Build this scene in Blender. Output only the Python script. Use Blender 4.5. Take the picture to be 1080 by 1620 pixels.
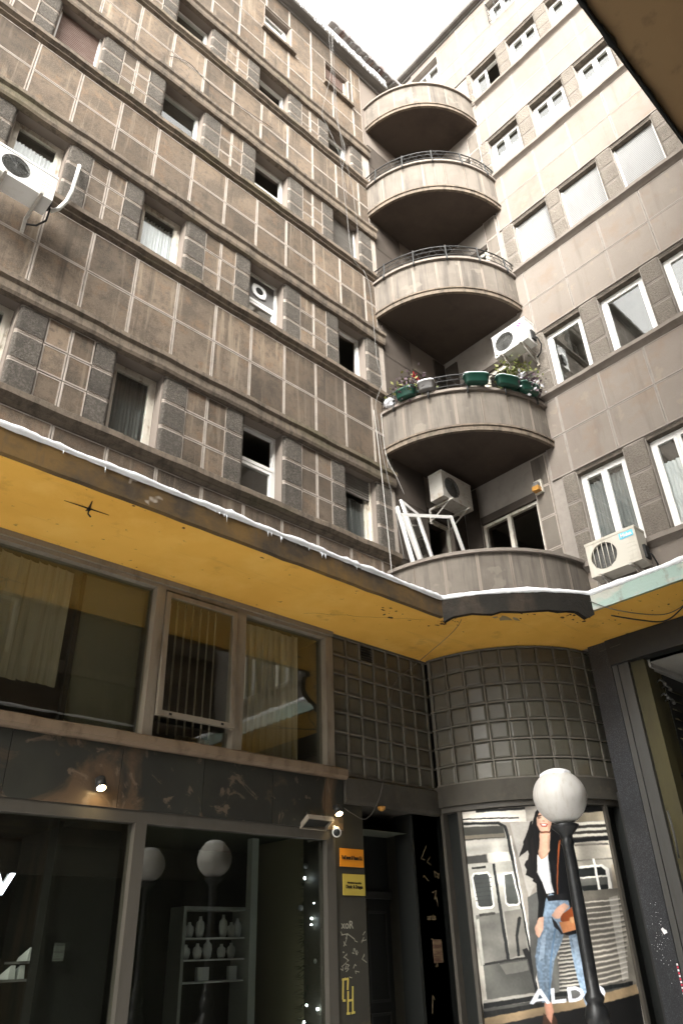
import bpy, bmesh, math, random
import numpy as np
from mathutils import Vector, Matrix

# ------------------------------------------------------------------ clear
for o in list(bpy.data.objects):
    bpy.data.objects.remove(o)
SC = bpy.context.scene
COL = SC.collection
rnd = random.Random(7)

# ------------------------------------------------------------------ camera
cam_d = bpy.data.cameras.new('camera')
cam_d.sensor_fit = 'VERTICAL'
cam_d.sensor_height = 36.0
cam_d.sensor_width = 24.0
cam_d.lens = 25.874
cam_d.clip_start = 0.05
cam_d.clip_end = 500
cam = bpy.data.objects.new('camera', cam_d)
COL.objects.link(cam)
right = Vector((0.7361913, -0.67614473, -0.02916628))
down = Vector((0.33002917, 0.39629532, -0.85675595))
fwd = Vector((0.59084948, 0.62111056, 0.51489666))
m = Matrix.Identity(4)
for i in range(3):
    m[i][0] = right[i]
    m[i][1] = -down[i]
    m[i][2] = -fwd[i]
m[0][3], m[1][3], m[2][3] = 0.0, 0.0, 1.6
cam.matrix_world = m
SC.camera = cam

# ------------------------------------------------------------------ sky and sun (overcast winter day)
world = bpy.data.worlds.new('World')
SC.world = world
world.use_nodes = True
wn, wl_ = world.node_tree.nodes, world.node_tree.links
wn.clear()
w_out = wn.new('ShaderNodeOutputWorld')
w_bg = wn.new('ShaderNodeBackground')
w_sky = wn.new('ShaderNodeTexSky')
w_sky.sky_type = 'NISHITA'
w_sky.sun_disc = False
SUN_EL, SUN_ROT = math.radians(34), math.radians(237)
w_sky.sun_elevation = SUN_EL
w_sky.sun_rotation = SUN_ROT
w_sky.dust_density = 6.0
w_hsv = wn.new('ShaderNodeHueSaturation')
w_hsv.inputs['Saturation'].default_value = 0.0
wl_.new(w_sky.outputs[0], w_hsv.inputs['Color'])
# overcast luminance: zenith three times as bright as the horizon
w_tc = wn.new('ShaderNodeTexCoord')
w_sep = wn.new('ShaderNodeSeparateXYZ')
wl_.new(w_tc.outputs['Generated'], w_sep.inputs[0])
w_mr = wn.new('ShaderNodeMapRange')
w_mr.inputs['To Min'].default_value = 0.55
w_mr.inputs['To Max'].default_value = 1.65
wl_.new(w_sep.outputs['Z'], w_mr.inputs['Value'])
w_mul = wn.new('ShaderNodeVectorMath')
w_mul.operation = 'SCALE'
wl_.new(w_hsv.outputs[0], w_mul.inputs[0])
wl_.new(w_mr.outputs[0], w_mul.inputs['Scale'])
w_tint = wn.new('ShaderNodeVectorMath')     # slightly warm cloud cover
w_tint.operation = 'MULTIPLY'
w_tint.inputs[1].default_value = (1.02, 1.0, 0.96)
wl_.new(w_mul.outputs[0], w_tint.inputs[0])
wl_.new(w_tint.outputs[0], w_bg.inputs['Color'])
w_bg.inputs['Strength'].default_value = 0.15
wl_.new(w_bg.outputs[0], w_out.inputs['Surface'])

sun_d = bpy.data.lights.new('sun', 'SUN')
sun_d.energy = 1.35
sun_d.angle = math.radians(40)
sun_d.color = (1.0, 0.97, 0.93)
sun = bpy.data.objects.new('sun', sun_d)
COL.objects.link(sun)
sd = Vector((math.sin(SUN_ROT) * math.cos(SUN_EL), math.cos(SUN_ROT) * math.cos(SUN_EL), math.sin(SUN_EL)))
sun.rotation_euler = sd.to_track_quat('Z', 'Y').to_euler()
sun.location = (-3, 3, 40)

# ------------------------------------------------------------------ exposure / render
SC.view_settings.view_transform = 'Standard'
SC.view_settings.look = 'None'
SC.view_settings.gamma = 1.0
SC.view_settings.use_curve_mapping = False
SC.view_settings.exposure = 2.2
SC.render.engine = 'CYCLES'
SC.cycles.use_denoising = True
SC.cycles.max_bounces = 6
SC.cycles.diffuse_bounces = 4
SC.cycles.glossy_bounces = 4
SC.cycles.transparent_max_bounces = 16
SC.cycles.sample_clamp_indirect = 6.0
SC.cycles.caustics_reflective = False
SC.cycles.caustics_refractive = False

# ------------------------------------------------------------------ materials
def srgb(r, g, b):
    f = lambda c: (c / 255 / 12.92) if c / 255 <= 0.04045 else ((c / 255 + 0.055) / 1.055) ** 2.4
    return (f(r), f(g), f(b))

MATS = {}
def mat(name, color, rough=0.8, spec=0.3, metal=0.0, layers=(), bump=(), rand=0.0, coord='pos', emit=None):
    if name in MATS:
        return MATS[name]
    M = bpy.data.materials.new(name)
    M.use_nodes = True
    nt = M.node_tree
    N, L = nt.nodes, nt.links
    b = N['Principled BSDF']
    b.inputs['Roughness'].default_value = rough
    b.inputs['Metallic'].default_value = metal
    b.inputs['Specular IOR Level'].default_value = spec
    if coord == 'pos':
        src = N.new('ShaderNodeNewGeometry').outputs['Position']
    else:
        src = N.new('ShaderNodeTexCoord').outputs['Object']
    rgb = N.new('ShaderNodeRGB')
    rgb.outputs[0].default_value = (*color, 1)
    cur = rgb.outputs[0]

    def tex(sc, detail, dist=0.0):
        mp = N.new('ShaderNodeMapping')
        L.new(src, mp.inputs['Vector'])
        mp.inputs['Scale'].default_value = sc if isinstance(sc, tuple) else (sc, sc, sc)
        off = (sum(map(ord, name)) * 0.37 + len(N)) % 17
        mp.inputs['Location'].default_value = (off, off * 0.7, off * 1.3)
        t = N.new('ShaderNodeTexNoise')
        t.inputs['Scale'].default_value = 1.0
        t.inputs['Detail'].default_value = detail
        t.inputs['Roughness'].default_value = 0.62
        t.inputs['Distortion'].default_value = dist
        L.new(mp.outputs[0], t.inputs['Vector'])
        return t.outputs[0]

    for ly in layers:   # (scale, detail, lo, hi, colour, amount)
        sc, det, lo, hi, c2, amt = ly[:6]
        mr = N.new('ShaderNodeMapRange')
        mr.inputs['From Min'].default_value = lo
        mr.inputs['From Max'].default_value = hi
        mr.inputs['To Min'].default_value = 0
        mr.inputs['To Max'].default_value = amt
        L.new(tex(sc, det, ly[6] if len(ly) > 6 else 0.0), mr.inputs['Value'])
        mx = N.new('ShaderNodeMix')
        mx.data_type = 'RGBA'
        L.new(mr.outputs[0], mx.inputs[0])
        L.new(cur, mx.inputs[6])
        mx.inputs[7].default_value = (*c2, 1)
        cur = mx.outputs[2]
    if rand:
        oi = N.new('ShaderNodeObjectInfo')
        mr = N.new('ShaderNodeMapRange')
        mr.inputs['To Min'].default_value = 1 - rand
        mr.inputs['To Max'].default_value = 1 + rand
        L.new(oi.outputs['Random'], mr.inputs['Value'])
        hs = N.new('ShaderNodeHueSaturation')
        L.new(mr.outputs[0], hs.inputs['Value'])
        L.new(cur, hs.inputs['Color'])
        cur = hs.outputs[0]
    L.new(cur, b.inputs['Base Color'])
    if bump:
        prev = None
        for sc, det, st, ds in bump:
            bp = N.new('ShaderNodeBump')
            bp.inputs['Strength'].default_value = st
            bp.inputs['Distance'].default_value = ds
            L.new(tex(sc, det), bp.inputs['Height'])
            if prev:
                L.new(prev, bp.inputs['Normal'])
            prev = bp.outputs[0]
        L.new(prev, b.inputs['Normal'])
    if emit:
        b.inputs['Emission Color'].default_value = (*emit[0], 1)
        b.inputs['Emission Strength'].default_value = emit[1]
    MATS[name] = M
    return M

def glass(name, tint=(0.93, 0.95, 0.94), f0=0.085, rough=0.0, film=0.03):
    """thin pane: clear, with mirror reflection growing towards grazing angles on either side"""
    M = bpy.data.materials.new(name)
    M.use_nodes = True
    N, L = M.node_tree.nodes, M.node_tree.links
    N.clear()
    out = N.new('ShaderNodeOutputMaterial')
    lw = N.new('ShaderNodeLayerWeight')
    lw.inputs['Blend'].default_value = 0.5
    pw = N.new('ShaderNodeMath')
    pw.operation = 'POWER'
    pw.inputs[1].default_value = 4.5
    L.new(lw.outputs['Facing'], pw.inputs[0])
    mr = N.new('ShaderNodeMapRange')
    mr.inputs['To Min'].default_value = f0
    mr.inputs['To Max'].default_value = 1.0
    L.new(pw.outputs[0], mr.inputs['Value'])
    tr = N.new('ShaderNodeBsdfTransparent')
    tr.inputs[0].default_value = (*tint, 1)
    gl = N.new('ShaderNodeBsdfGlossy')
    gl.inputs['Color'].default_value = (1, 1, 1, 1)
    gl.inputs['Roughness'].default_value = rough
    bp = N.new('ShaderNodeBump')
    bp.inputs['Strength'].default_value = 0.012
    bp.inputs['Distance'].default_value = 0.02
    nz = N.new('ShaderNodeTexNoise')
    nz.inputs['Scale'].default_value = 1.6
    g = N.new('ShaderNodeNewGeometry')
    L.new(g.outputs['Position'], nz.inputs['Vector'])
    L.new(nz.outputs[0], bp.inputs['Height'])
    L.new(bp.outputs[0], gl.inputs['Normal'])
    mx = N.new('ShaderNodeMixShader')
    L.new(mr.outputs[0], mx.inputs[0])
    L.new(tr.outputs[0], mx.inputs[1])
    L.new(gl.outputs[0], mx.inputs[2])
    # street dust: a faint diffuse film
    df = N.new('ShaderNodeBsdfDiffuse')
    df.inputs['Color'].default_value = (0.42, 0.40, 0.34, 1)
    n2 = N.new('ShaderNodeTexNoise')
    n2.inputs['Scale'].default_value = 3.5
    n2.inputs['Detail'].default_value = 6
    L.new(g.outputs['Position'], n2.inputs['Vector'])
    m2 = N.new('ShaderNodeMapRange')
    m2.inputs['From Min'].default_value = 0.35
    m2.inputs['From Max'].default_value = 0.75
    m2.inputs['To Min'].default_value = 0.002
    m2.inputs['To Max'].default_value = film
    L.new(n2.outputs[0], m2.inputs['Value'])
    mx2 = N.new('ShaderNodeMixShader')
    L.new(m2.outputs[0], mx2.inputs[0])
    L.new(mx.outputs[0], mx2.inputs[1])
    L.new(df.outputs[0], mx2.inputs[2])
    L.new(mx2.outputs[0], out.inputs[0])
    MATS[name] = M
    return M

FINE = (70.0, 4, 0.25, 0.01)
M_TILE = mat('brown_render_tile', (0.110, 0.083, 0.060), 0.9, 0.2,
             layers=[(0.45, 4, 0.42, 0.62, (0.145, 0.114, 0.086), 0.85), (0.8, 5, 0.42, 0.64, (0.155, 0.114, 0.079), 0.8),
                     (1.9, 6, 0.46, 0.60, (0.070, 0.056, 0.043), 0.85), (4.2, 7, 0.54, 0.66, (0.145, 0.095, 0.060), 0.75),
                     (11.0, 6, 0.50, 0.68, (0.063, 0.052, 0.041), 0.7), (60.0, 3, 0.46, 0.66, (0.185, 0.148, 0.112), 0.5),
                     ((8.0, 8.0, 0.5), 5, 0.57, 0.68, (0.226, 0.181, 0.134), 0.7), ((2.0, 2.0, 0.3), 4, 0.61, 0.69, (0.280, 0.228, 0.170), 0.75),
                     ((5.0, 5.0, 0.3), 5, 0.58, 0.70, (0.049, 0.041, 0.033), 0.75), (0.3, 3, 0.52, 0.66, (0.077, 0.062, 0.049), 0.5)],
             bump=[FINE, (14.0, 5, 0.45, 0.012)], rand=0.27)
M_JOINT = mat('pale_tile_margin', (0.330, 0.289, 0.251), 0.9, 0.2,
              layers=[(6.0, 5, 0.45, 0.7, (0.247, 0.210, 0.177), 0.9), ((6, 6, 0.5), 4, 0.62, 0.8, (0.165, 0.138, 0.118), 0.7)], bump=[FINE])
M_GROOVE = mat('mortar_groove', (0.20, 0.17, 0.145), 0.95, 0.1)
M_RTILE = mat('pale_stone_slab', (0.214, 0.186, 0.159), 0.9, 0.2,
              layers=[(0.9, 5, 0.42, 0.68, (0.186, 0.156, 0.133), 0.85), (1.7, 4, 0.54, 0.66, (0.205, 0.154, 0.117), 0.6),
                      (2.6, 3, 0.60, 0.64, (0.252, 0.214, 0.166), 0.5), ((5.0, 5.0, 0.5), 5, 0.56, 0.78, (0.139, 0.117, 0.099), 0.65),
                      (50.0, 3, 0.5, 0.72, (0.166, 0.144, 0.125), 0.3)],
              bump=[FINE, (10.0, 5, 0.25, 0.01)], rand=0.06)
M_RJOINT = mat('pale_slab_margin', (0.263, 0.236, 0.208), 0.9, 0.2, layers=[(6.0, 5, 0.48, 0.7, (0.218, 0.190, 0.167), 0.8)], bump=[FINE])
M_ROUGH = mat('bush_hammered_stone', (0.081, 0.072, 0.061), 0.95, 0.15,
              layers=[(42.0, 4, 0.46, 0.62, (0.149, 0.131, 0.112), 0.7), (3.0, 4, 0.5, 0.72, (0.054, 0.048, 0.041), 0.7)],
              bump=[(46.0, 5, 0.9, 0.03)], rand=0.12)
M_RROUGH = mat('pale_hammered_stone', (0.163, 0.143, 0.121), 0.95, 0.15,
               layers=[(40.0, 4, 0.42, 0.66, (0.227, 0.200, 0.167), 0.7), (2.5, 4, 0.5, 0.75, (0.122, 0.106, 0.090), 0.7)],
               bump=[(36.0, 5, 1.0, 0.035)], rand=0.08)
M_LEDGE = mat('weathered_ledge', (0.166, 0.132, 0.099), 0.9, 0.2,
              layers=[((0.8, 0.8, 3), 5, 0.42, 0.66, (0.116, 0.093, 0.072), 0.9), ((9, 9, 3), 6, 0.46, 0.62, (0.072, 0.060, 0.048), 0.85),
                      ((0.5, 0.5, 2), 3, 0.58, 0.72, (0.096, 0.089, 0.044), 0.55), (30.0, 4, 0.5, 0.7, (0.204, 0.164, 0.128), 0.4)],
              bump=[FINE, (22.0, 5, 0.5, 0.012)])
M_RLEDGE = mat('pale_ledge', (0.202, 0.175, 0.150), 0.9, 0.2,
               layers=[((4, 4, 3), 5, 0.48, 0.7, (0.142, 0.121, 0.102), 0.7), ((0.8, 0.8, 1), 3, 0.6, 0.75, (0.103, 0.089, 0.075), 0.6)],
               bump=[FINE, (22.0, 5, 0.4, 0.01)])
M_PLASTER = mat('balcony_plaster', (0.160, 0.139, 0.117), 0.9, 0.2,
                layers=[(1.6, 5, 0.42, 0.66, (0.115, 0.099, 0.082), 0.85), ((7, 7, 0.45), 5, 0.48, 0.68, (0.063, 0.056, 0.049), 0.75),
                        ((5, 5, 0.4), 4, 0.62, 0.72, (0.216, 0.192, 0.165), 0.75), (2.2, 3, 0.62, 0.66, (0.193, 0.169, 0.140), 0.6)], bump=[FINE, (10.0, 5, 0.3, 0.01)])
M_PJOINT = mat('parapet_joint', (0.228, 0.192, 0.160), 0.9, 0.2, layers=[((5, 5, 0.6), 5, 0.42, 0.68, (0.128, 0.108, 0.088), 0.9)], bump=[FINE])
M_CTOP = mat('canopy_roofing', (0.36, 0.36, 0.36), 0.9, 0.1, layers=[(2.0, 4, 0.45, 0.6, (0.10, 0.10, 0.10), 0.7)])
M_OSOFFIT = mat('brown_soffit_paint', (0.25, 0.165, 0.085), 0.9, 0.1, layers=[(1.2, 5, 0.42, 0.7, (0.19, 0.12, 0.06), 0.8), (5.0, 6, 0.58, 0.72, (0.09, 0.06, 0.035), 0.6)], bump=[(8.0, 5, 0.2, 0.01)])  # far canopy underside, darker and browner than the near ochre
M_MATTE = mat('matte_black', (0.008, 0.008, 0.007), 1.0, 0.0)
M_PAVED = mat('trodden_snow_paving', (0.60, 0.595, 0.585), 0.9, 0.1, layers=[(3.0, 4, 0.5, 0.7, (0.42, 0.41, 0.40), 0.7)])  # tone chosen for the light it bounces onto the soffit
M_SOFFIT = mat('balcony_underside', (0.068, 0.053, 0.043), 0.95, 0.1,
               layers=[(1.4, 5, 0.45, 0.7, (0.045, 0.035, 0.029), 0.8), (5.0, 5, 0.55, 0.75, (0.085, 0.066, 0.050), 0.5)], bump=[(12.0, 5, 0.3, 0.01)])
M_RECESS = mat('recess_plaster', (0.072, 0.059, 0.049), 0.92, 0.15,  # shade of the balcony recess put into this darker plaster
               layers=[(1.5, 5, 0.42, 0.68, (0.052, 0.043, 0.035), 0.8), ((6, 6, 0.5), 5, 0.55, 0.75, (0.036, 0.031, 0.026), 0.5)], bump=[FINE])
M_HEAD = mat('sooty_window_head', (0.085, 0.073, 0.06), 0.95, 0.1, layers=[(9.0, 6, 0.45, 0.65, (0.16, 0.135, 0.11), 0.7)], bump=[(20.0, 5, 0.5, 0.01)])  # window heads, darker than the slabs around them
M_ROOM = mat('room_wall', (0.13, 0.12, 0.10), 0.9, 0.1, layers=[(0.6, 2, 0.4, 0.6, (0.20, 0.18, 0.15), 0.7)])
M_WHITE = mat('white_window_paint', (0.74, 0.73, 0.70), 0.45, 0.4, layers=[(12.0, 4, 0.58, 0.75, (0.5, 0.48, 0.44), 0.6)], bump=[(20.0, 3, 0.15, 0.004)])
M_OLDWHITE = mat('peeling_white_paint', (0.60, 0.56, 0.48), 0.7, 0.3,
                 layers=[((14, 14, 5), 5, 0.53, 0.66, (0.30, 0.24, 0.17), 0.85), (5.0, 4, 0.5, 0.75, (0.68, 0.66, 0.62), 0.7)], bump=[(26.0, 5, 0.5, 0.008)])
M_WOOD = mat('old_timber', (0.19, 0.12, 0.07), 0.75, 0.3, layers=[((18, 18, 2), 5, 0.45, 0.7, (0.09, 0.06, 0.04), 0.8)], bump=[((30, 30, 3), 4, 0.4, 0.006)])
M_GLASS = glass('window_glass')
M_GLASSD = glass('shop_glass', (0.86, 0.88, 0.84), 0.075, film=0.006)
M_SHUT = mat('light_roller_shutter', (0.30, 0.30, 0.295), 0.6, 0.3, layers=[((4, 4, 1), 4, 0.5, 0.75, (0.23, 0.225, 0.215), 0.6)])
M_SHUTB = mat('brown_roller_shutter', (0.17, 0.115, 0.095), 0.7, 0.3, layers=[((6, 6, 30), 4, 0.45, 0.7, (0.26, 0.20, 0.17), 0.6)])
M_SHUTG = mat('grey_roller_shutter', (0.14, 0.13, 0.115), 0.7, 0.3, layers=[((6, 6, 30), 4, 0.45, 0.7, (0.22, 0.20, 0.18), 0.6)])
M_CURT = mat('white_curtain', (0.72, 0.73, 0.74), 0.9, 0.1, layers=[((22, 22, 1), 3, 0.45, 0.7, (0.52, 0.54, 0.57), 0.8)])
M_OCHRE = mat('ochre_soffit_paint', (0.83, 0.475, 0.095), 0.9, 0.15,
              layers=[(0.5, 4, 0.40, 0.66, (0.70, 0.375, 0.065), 0.9), (1.6, 6, 0.50, 0.70, (0.86, 0.53, 0.13), 0.7), (2.4, 6, 0.60, 0.70, (0.52, 0.28, 0.06), 0.6),
                      ((0.6, 6.0, 1.0), 5, 0.60, 0.72, (0.55, 0.30, 0.07), 0.5), (7.0, 7, 0.65, 0.72, (0.15, 0.085, 0.035), 0.75)], bump=[(8.0, 5, 0.25, 0.012), (1.2, 3, 0.3, 0.05)])
M_FASCIA = mat('stained_ochre_fascia', (0.17, 0.105, 0.04), 0.9, 0.15,
               layers=[((1.4, 1.4, 2.0), 5, 0.40, 0.60, (0.055, 0.045, 0.035), 0.9), ((7, 7, 1.5), 5, 0.5, 0.7, (0.10, 0.075, 0.05), 0.8),
                       ((2.5, 2.5, 2.5), 3, 0.66, 0.69, (0.42, 0.37, 0.31), 0.8)], bump=[(16.0, 5, 0.4, 0.015)])
M_FASCIAB = mat('black_wet_fascia', (0.015, 0.013, 0.010), 0.85, 0.25,
                layers=[((2.2, 2.2, 1.2), 5, 0.50, 0.70, (0.050, 0.036, 0.024), 0.8), ((8, 8, 2), 5, 0.55, 0.75, (0.010, 0.009, 0.007), 0.8)], bump=[(14.0, 6, 0.6, 0.03)])
M_FASCIAT = mat('turquoise_flaked_fascia', (0.42, 0.42, 0.37), 0.85, 0.2,
                layers=[((0.9, 0.9, 2.2), 3, 0.47, 0.52, (0.23, 0.40, 0.36), 0.55), ((5, 5, 3), 5, 0.55, 0.7, (0.20, 0.17, 0.13), 0.8)], bump=[(14.0, 5, 0.4, 0.012)])
M_SNOW = mat('snow', (0.88, 0.89, 0.91), 0.7, 0.2, layers=[(8.0, 4, 0.5, 0.8, (0.78, 0.80, 0.83), 0.6)], bump=[(30.0, 5, 0.5, 0.012)])
M_ICE = mat('icicle_ice', (0.72, 0.75, 0.77), 0.15, 0.6)
M_COFFER = mat('coffer_stone', (0.082, 0.077, 0.059), 0.42, 0.5,
               layers=[(1.2, 4, 0.42, 0.68, (0.107, 0.101, 0.081), 0.8), (1.0, 3, 0.55, 0.68, (0.082, 0.066, 0.042), 0.8), (12.0, 5, 0.52, 0.72, (0.059, 0.053, 0.041), 0.5)],
               bump=[(18.0, 5, 0.2, 0.008)], rand=0.16)
M_COFRIB = mat('coffer_rib', (0.151, 0.140, 0.118), 0.8, 0.3, layers=[(5.0, 5, 0.45, 0.72, (0.098, 0.086, 0.071), 0.8)], bump=[(18.0, 4, 0.25, 0.008)])
M_BAND = mat('grimy_stone_band', (0.056, 0.051, 0.041), 0.8, 0.3, layers=[(3.0, 5, 0.45, 0.7, (0.034, 0.030, 0.024), 0.8), (9.0, 5, 0.55, 0.7, (0.083, 0.071, 0.053), 0.5)], bump=[(18.0, 4, 0.25, 0.008)])
M_MARBLE = mat('dark_green_marble', (0.027, 0.027, 0.023), 0.42, 0.4,
               layers=[(1.1, 4, 0.45, 0.7, (0.039, 0.039, 0.031), 0.8), (1.3, 8, 0.56, 0.66, (0.138, 0.087, 0.050), 0.6, 1.2), (2.6, 8, 0.59, 0.64, (0.166, 0.124, 0.087), 0.6, 1.6)],
               bump=[(10.0, 4, 0.06, 0.01)], rand=0.15)
M_BEIGE = mat('beige_window_metal', (0.230, 0.200, 0.157), 0.5, 0.4, layers=[((8, 8, 2), 5, 0.52, 0.72, (0.136, 0.106, 0.072), 0.8)], bump=[(14.0, 4, 0.15, 0.005)])
M_RUSTSILL = mat('rusty_sill', (0.185, 0.135, 0.09), 0.8, 0.3, layers=[((6, 6, 3), 5, 0.48, 0.7, (0.10, 0.07, 0.045), 0.8)], bump=[(18.0, 5, 0.4, 0.008)])
M_GREYFR = mat('grey_shop_metal', (0.063, 0.057, 0.047), 0.55, 0.4, layers=[((6, 6, 1.5), 4, 0.5, 0.75, (0.045, 0.040, 0.031), 0.7)])
M_BLACK = mat('black_panel', (0.010, 0.011, 0.010), 0.5, 0.3)
M_DARK = mat('dark_metal', (0.017, 0.017, 0.016), 0.5, 0.4, layers=[(6.0, 4, 0.5, 0.75, (0.030, 0.029, 0.025), 0.7)])
M_IRON = mat('black_iron', (0.015, 0.016, 0.017), 0.38, 0.5, layers=[(16.0, 4, 0.5, 0.75, (0.035, 0.035, 0.035), 0.7)], bump=[(30.0, 4, 0.2, 0.004)])
M_GRANITE = mat('speckled_granite', (0.024, 0.025, 0.028), 0.35, 0.4, layers=[(90.0, 2, 0.50, 0.62, (0.066, 0.069, 0.075), 0.8), (2.0, 3, 0.45, 0.7, (0.015, 0.016, 0.017), 0.6)])
M_ALU = mat('dull_aluminium', (0.065, 0.064, 0.060), 0.45, 0.5, metal=0.2, layers=[((8, 8, 1), 4, 0.5, 0.75, (0.043, 0.042, 0.037), 0.7)])
M_OLIVE = mat('olive_panel', (0.058, 0.050, 0.020), 0.6, 0.3, layers=[((3, 3, 1), 4, 0.45, 0.7, (0.037, 0.031, 0.015), 0.8)])
M_CEIL = mat('passage_ceiling', (0.34, 0.33, 0.30), 0.9, 0.1, layers=[(1.6, 4, 0.45, 0.7, (0.26, 0.25, 0.22), 0.7)])
M_ACW = mat('air_conditioner_casing', (0.646, 0.642, 0.620), 0.45, 0.4, layers=[((5, 5, 1.5), 5, 0.55, 0.75, (0.468, 0.433, 0.374), 0.6)])
M_ACB = mat('air_conditioner_beige', (0.56, 0.53, 0.46), 0.55, 0.3, layers=[((5, 5, 1.5), 5, 0.52, 0.75, (0.38, 0.34, 0.27), 0.7)])
M_ACD = mat('grille_dark', (0.075, 0.075, 0.07), 0.6, 0.3, layers=[(40.0, 3, 0.45, 0.7, (0.16, 0.155, 0.145), 0.6)])
M_GALV = mat('galvanised_bracket', (0.42, 0.40, 0.36), 0.55, 0.4, layers=[(9.0, 4, 0.52, 0.7, (0.26, 0.20, 0.14), 0.8)])
M_HOSE = mat('white_hose', (0.66, 0.66, 0.63), 0.6, 0.3)
M_CABLE = mat('grey_cable', (0.40, 0.385, 0.36), 0.7, 0.2)
M_CABLED = mat('dusty_cable', (0.10, 0.095, 0.085), 0.8, 0.1)
M_GAUZE = mat('grey_gauze', (0.22, 0.225, 0.225), 0.9, 0.1, layers=[((26, 26, 1), 3, 0.45, 0.7, (0.12, 0.125, 0.125), 0.8)])
M_CABLEB = mat('black_cable', (0.02, 0.02, 0.02), 0.6, 0.3)
M_CABLEW = mat('pale_cable', (0.203, 0.195, 0.184), 0.7, 0.2)
M_ROOF = mat('dark_cornice', (0.145, 0.135, 0.125), 0.85, 0.2, layers=[((0.8, 5, 5), 4, 0.45, 0.7, (0.22, 0.21, 0.19), 0.7)], bump=[(12, 4, 0.3, 0.01)])
M_SHEET = mat('corrugated_sheet', (0.36, 0.34, 0.33), 0.5, 0.4, metal=0.3, layers=[((3.2, 0.2, 0.2), 2, 0.60, 0.63, (0.20, 0.12, 0.105), 0.85)])
M_GREEN = mat('green_plastic', (0.008, 0.048, 0.032), 0.4, 0.45, layers=[(7.0, 3, 0.5, 0.75, (0.014, 0.07, 0.048), 0.7)])
M_GREYPL = mat('grey_plastic', (0.16, 0.155, 0.15), 0.55, 0.3)
M_LEAF = mat('green_leaf', (0.075, 0.105, 0.022), 0.6, 0.3, layers=[(30.0, 2, 0.4, 0.6, (0.16, 0.165, 0.04), 0.8)])
M_LEAFY = mat('yellow_green_leaf', (0.21, 0.20, 0.07), 0.6, 0.3, layers=[(30.0, 2, 0.4, 0.6, (0.10, 0.12, 0.03), 0.8)])
M_DRY = mat('dried_purple_leaf', (0.085, 0.05, 0.065), 0.8, 0.2, layers=[(30.0, 2, 0.45, 0.6, (0.20, 0.17, 0.18), 0.7)])
M_RED = mat('red_flower', (0.45, 0.03, 0.025), 0.6, 0.3)
M_SOIL = mat('soil', (0.03, 0.022, 0.016), 0.95, 0.1)
M_BAG = mat('plastic_bag', (0.62, 0.62, 0.64), 0.4, 0.4, layers=[(14.0, 4, 0.48, 0.62, (0.12, 0.12, 0.13), 0.8)])
M_GLOBE = mat('opal_globe', (0.650, 0.630, 0.598), 0.3, 0.4, layers=[((26, 26, 1.5), 5, 0.50, 0.72, (0.468, 0.429, 0.364), 0.6), (3.0, 5, 0.5, 0.75, (0.546, 0.520, 0.468), 0.6)])
M_PAVE = mat('snowy_paving', (0.86, 0.86, 0.86), 0.8, 0.2, layers=[(0.9, 5, 0.55, 0.65, (0.5, 0.49, 0.48), 0.6)])
M_CREAM = mat('cream_partition', (0.20, 0.185, 0.125), 0.8, 0.2)
M_COLUMN = mat('white_column', (0.34, 0.36, 0.345), 0.6, 0.3)
M_BUST = mat('white_display_bust', (0.62, 0.64, 0.64), 0.6, 0.3)
M_BLIND = mat('vertical_blind_cloth', (0.581, 0.540, 0.452), 0.85, 0.1, layers=[((20, 20, 1), 3, 0.45, 0.7, (0.334, 0.297, 0.221), 0.6)])
M_RAD = mat('radiator_enamel', (0.42, 0.38, 0.28), 0.5, 0.3)
M_ORANGE = mat('orange_plate', (0.50, 0.19, 0.012), 0.4, 0.4)
M_YELLOW = mat('brass_plate', (0.42, 0.33, 0.065), 0.35, 0.4, metal=0.2)
M_INK = mat('black_lettering', (0.015, 0.012, 0.01), 0.6, 0.2)
M_PINK = mat('magenta_badge', (0.62, 0.06, 0.22), 0.5, 0.3)
M_CYAN = mat('cyan_badge', (0.16, 0.56, 0.72), 0.5, 0.3)
M_PAINTW = mat('white_lettering', (0.80, 0.80, 0.80), 0.5, 0.3)
M_GREYINK = mat('grey_lettering', (0.22, 0.22, 0.22), 0.5, 0.3)
M_CHALK = mat('chalk_scrawl', (0.24, 0.23, 0.19), 0.9, 0.1)
M_GOLD = mat('yellow_scrawl', (0.42, 0.34, 0.09), 0.8, 0.1)
M_STICK = mat('red_sticker', (0.55, 0.04, 0.08), 0.5, 0.3)
M_LIT = mat('lit_letter', (0.9, 0.95, 1.0), 0.5, 0.3, emit=((0.85, 0.93, 1.0), 1.1))
M_LITW = mat('lit_reflected_sign', (0.9, 0.9, 0.8), 0.5, 0.3, emit=((1.0, 0.97, 0.82), 0.6))
M_BULB = mat('warm_lamp', (1, 0.9, 0.7), 0.4, 0.3, emit=((1.0, 0.74, 0.36), 26.0))
M_LED = mat('cold_light', (0.9, 0.95, 1), 0.4, 0.3, emit=((0.8, 0.9, 1.0), 14.0))
M_LEDR = mat('red_light', (1, 0.1, 0.05), 0.4, 0.3, emit=((1.0, 0.05, 0.03), 0.8))
M_PINE = mat('dark_pine', (0.010, 0.018, 0.012), 0.8, 0.1)
M_BAUBLE = mat('grey_bauble', (0.16, 0.165, 0.17), 0.4, 0.4)
M_AMBER = mat('amber_lens', (0.42, 0.21, 0.045), 0.4, 0.4)
M_ACRYL = mat('lit_yellow_box', (0.42, 0.38, 0.10), 0.4, 0.3, emit=((0.55, 0.50, 0.10), 0.10))

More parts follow.
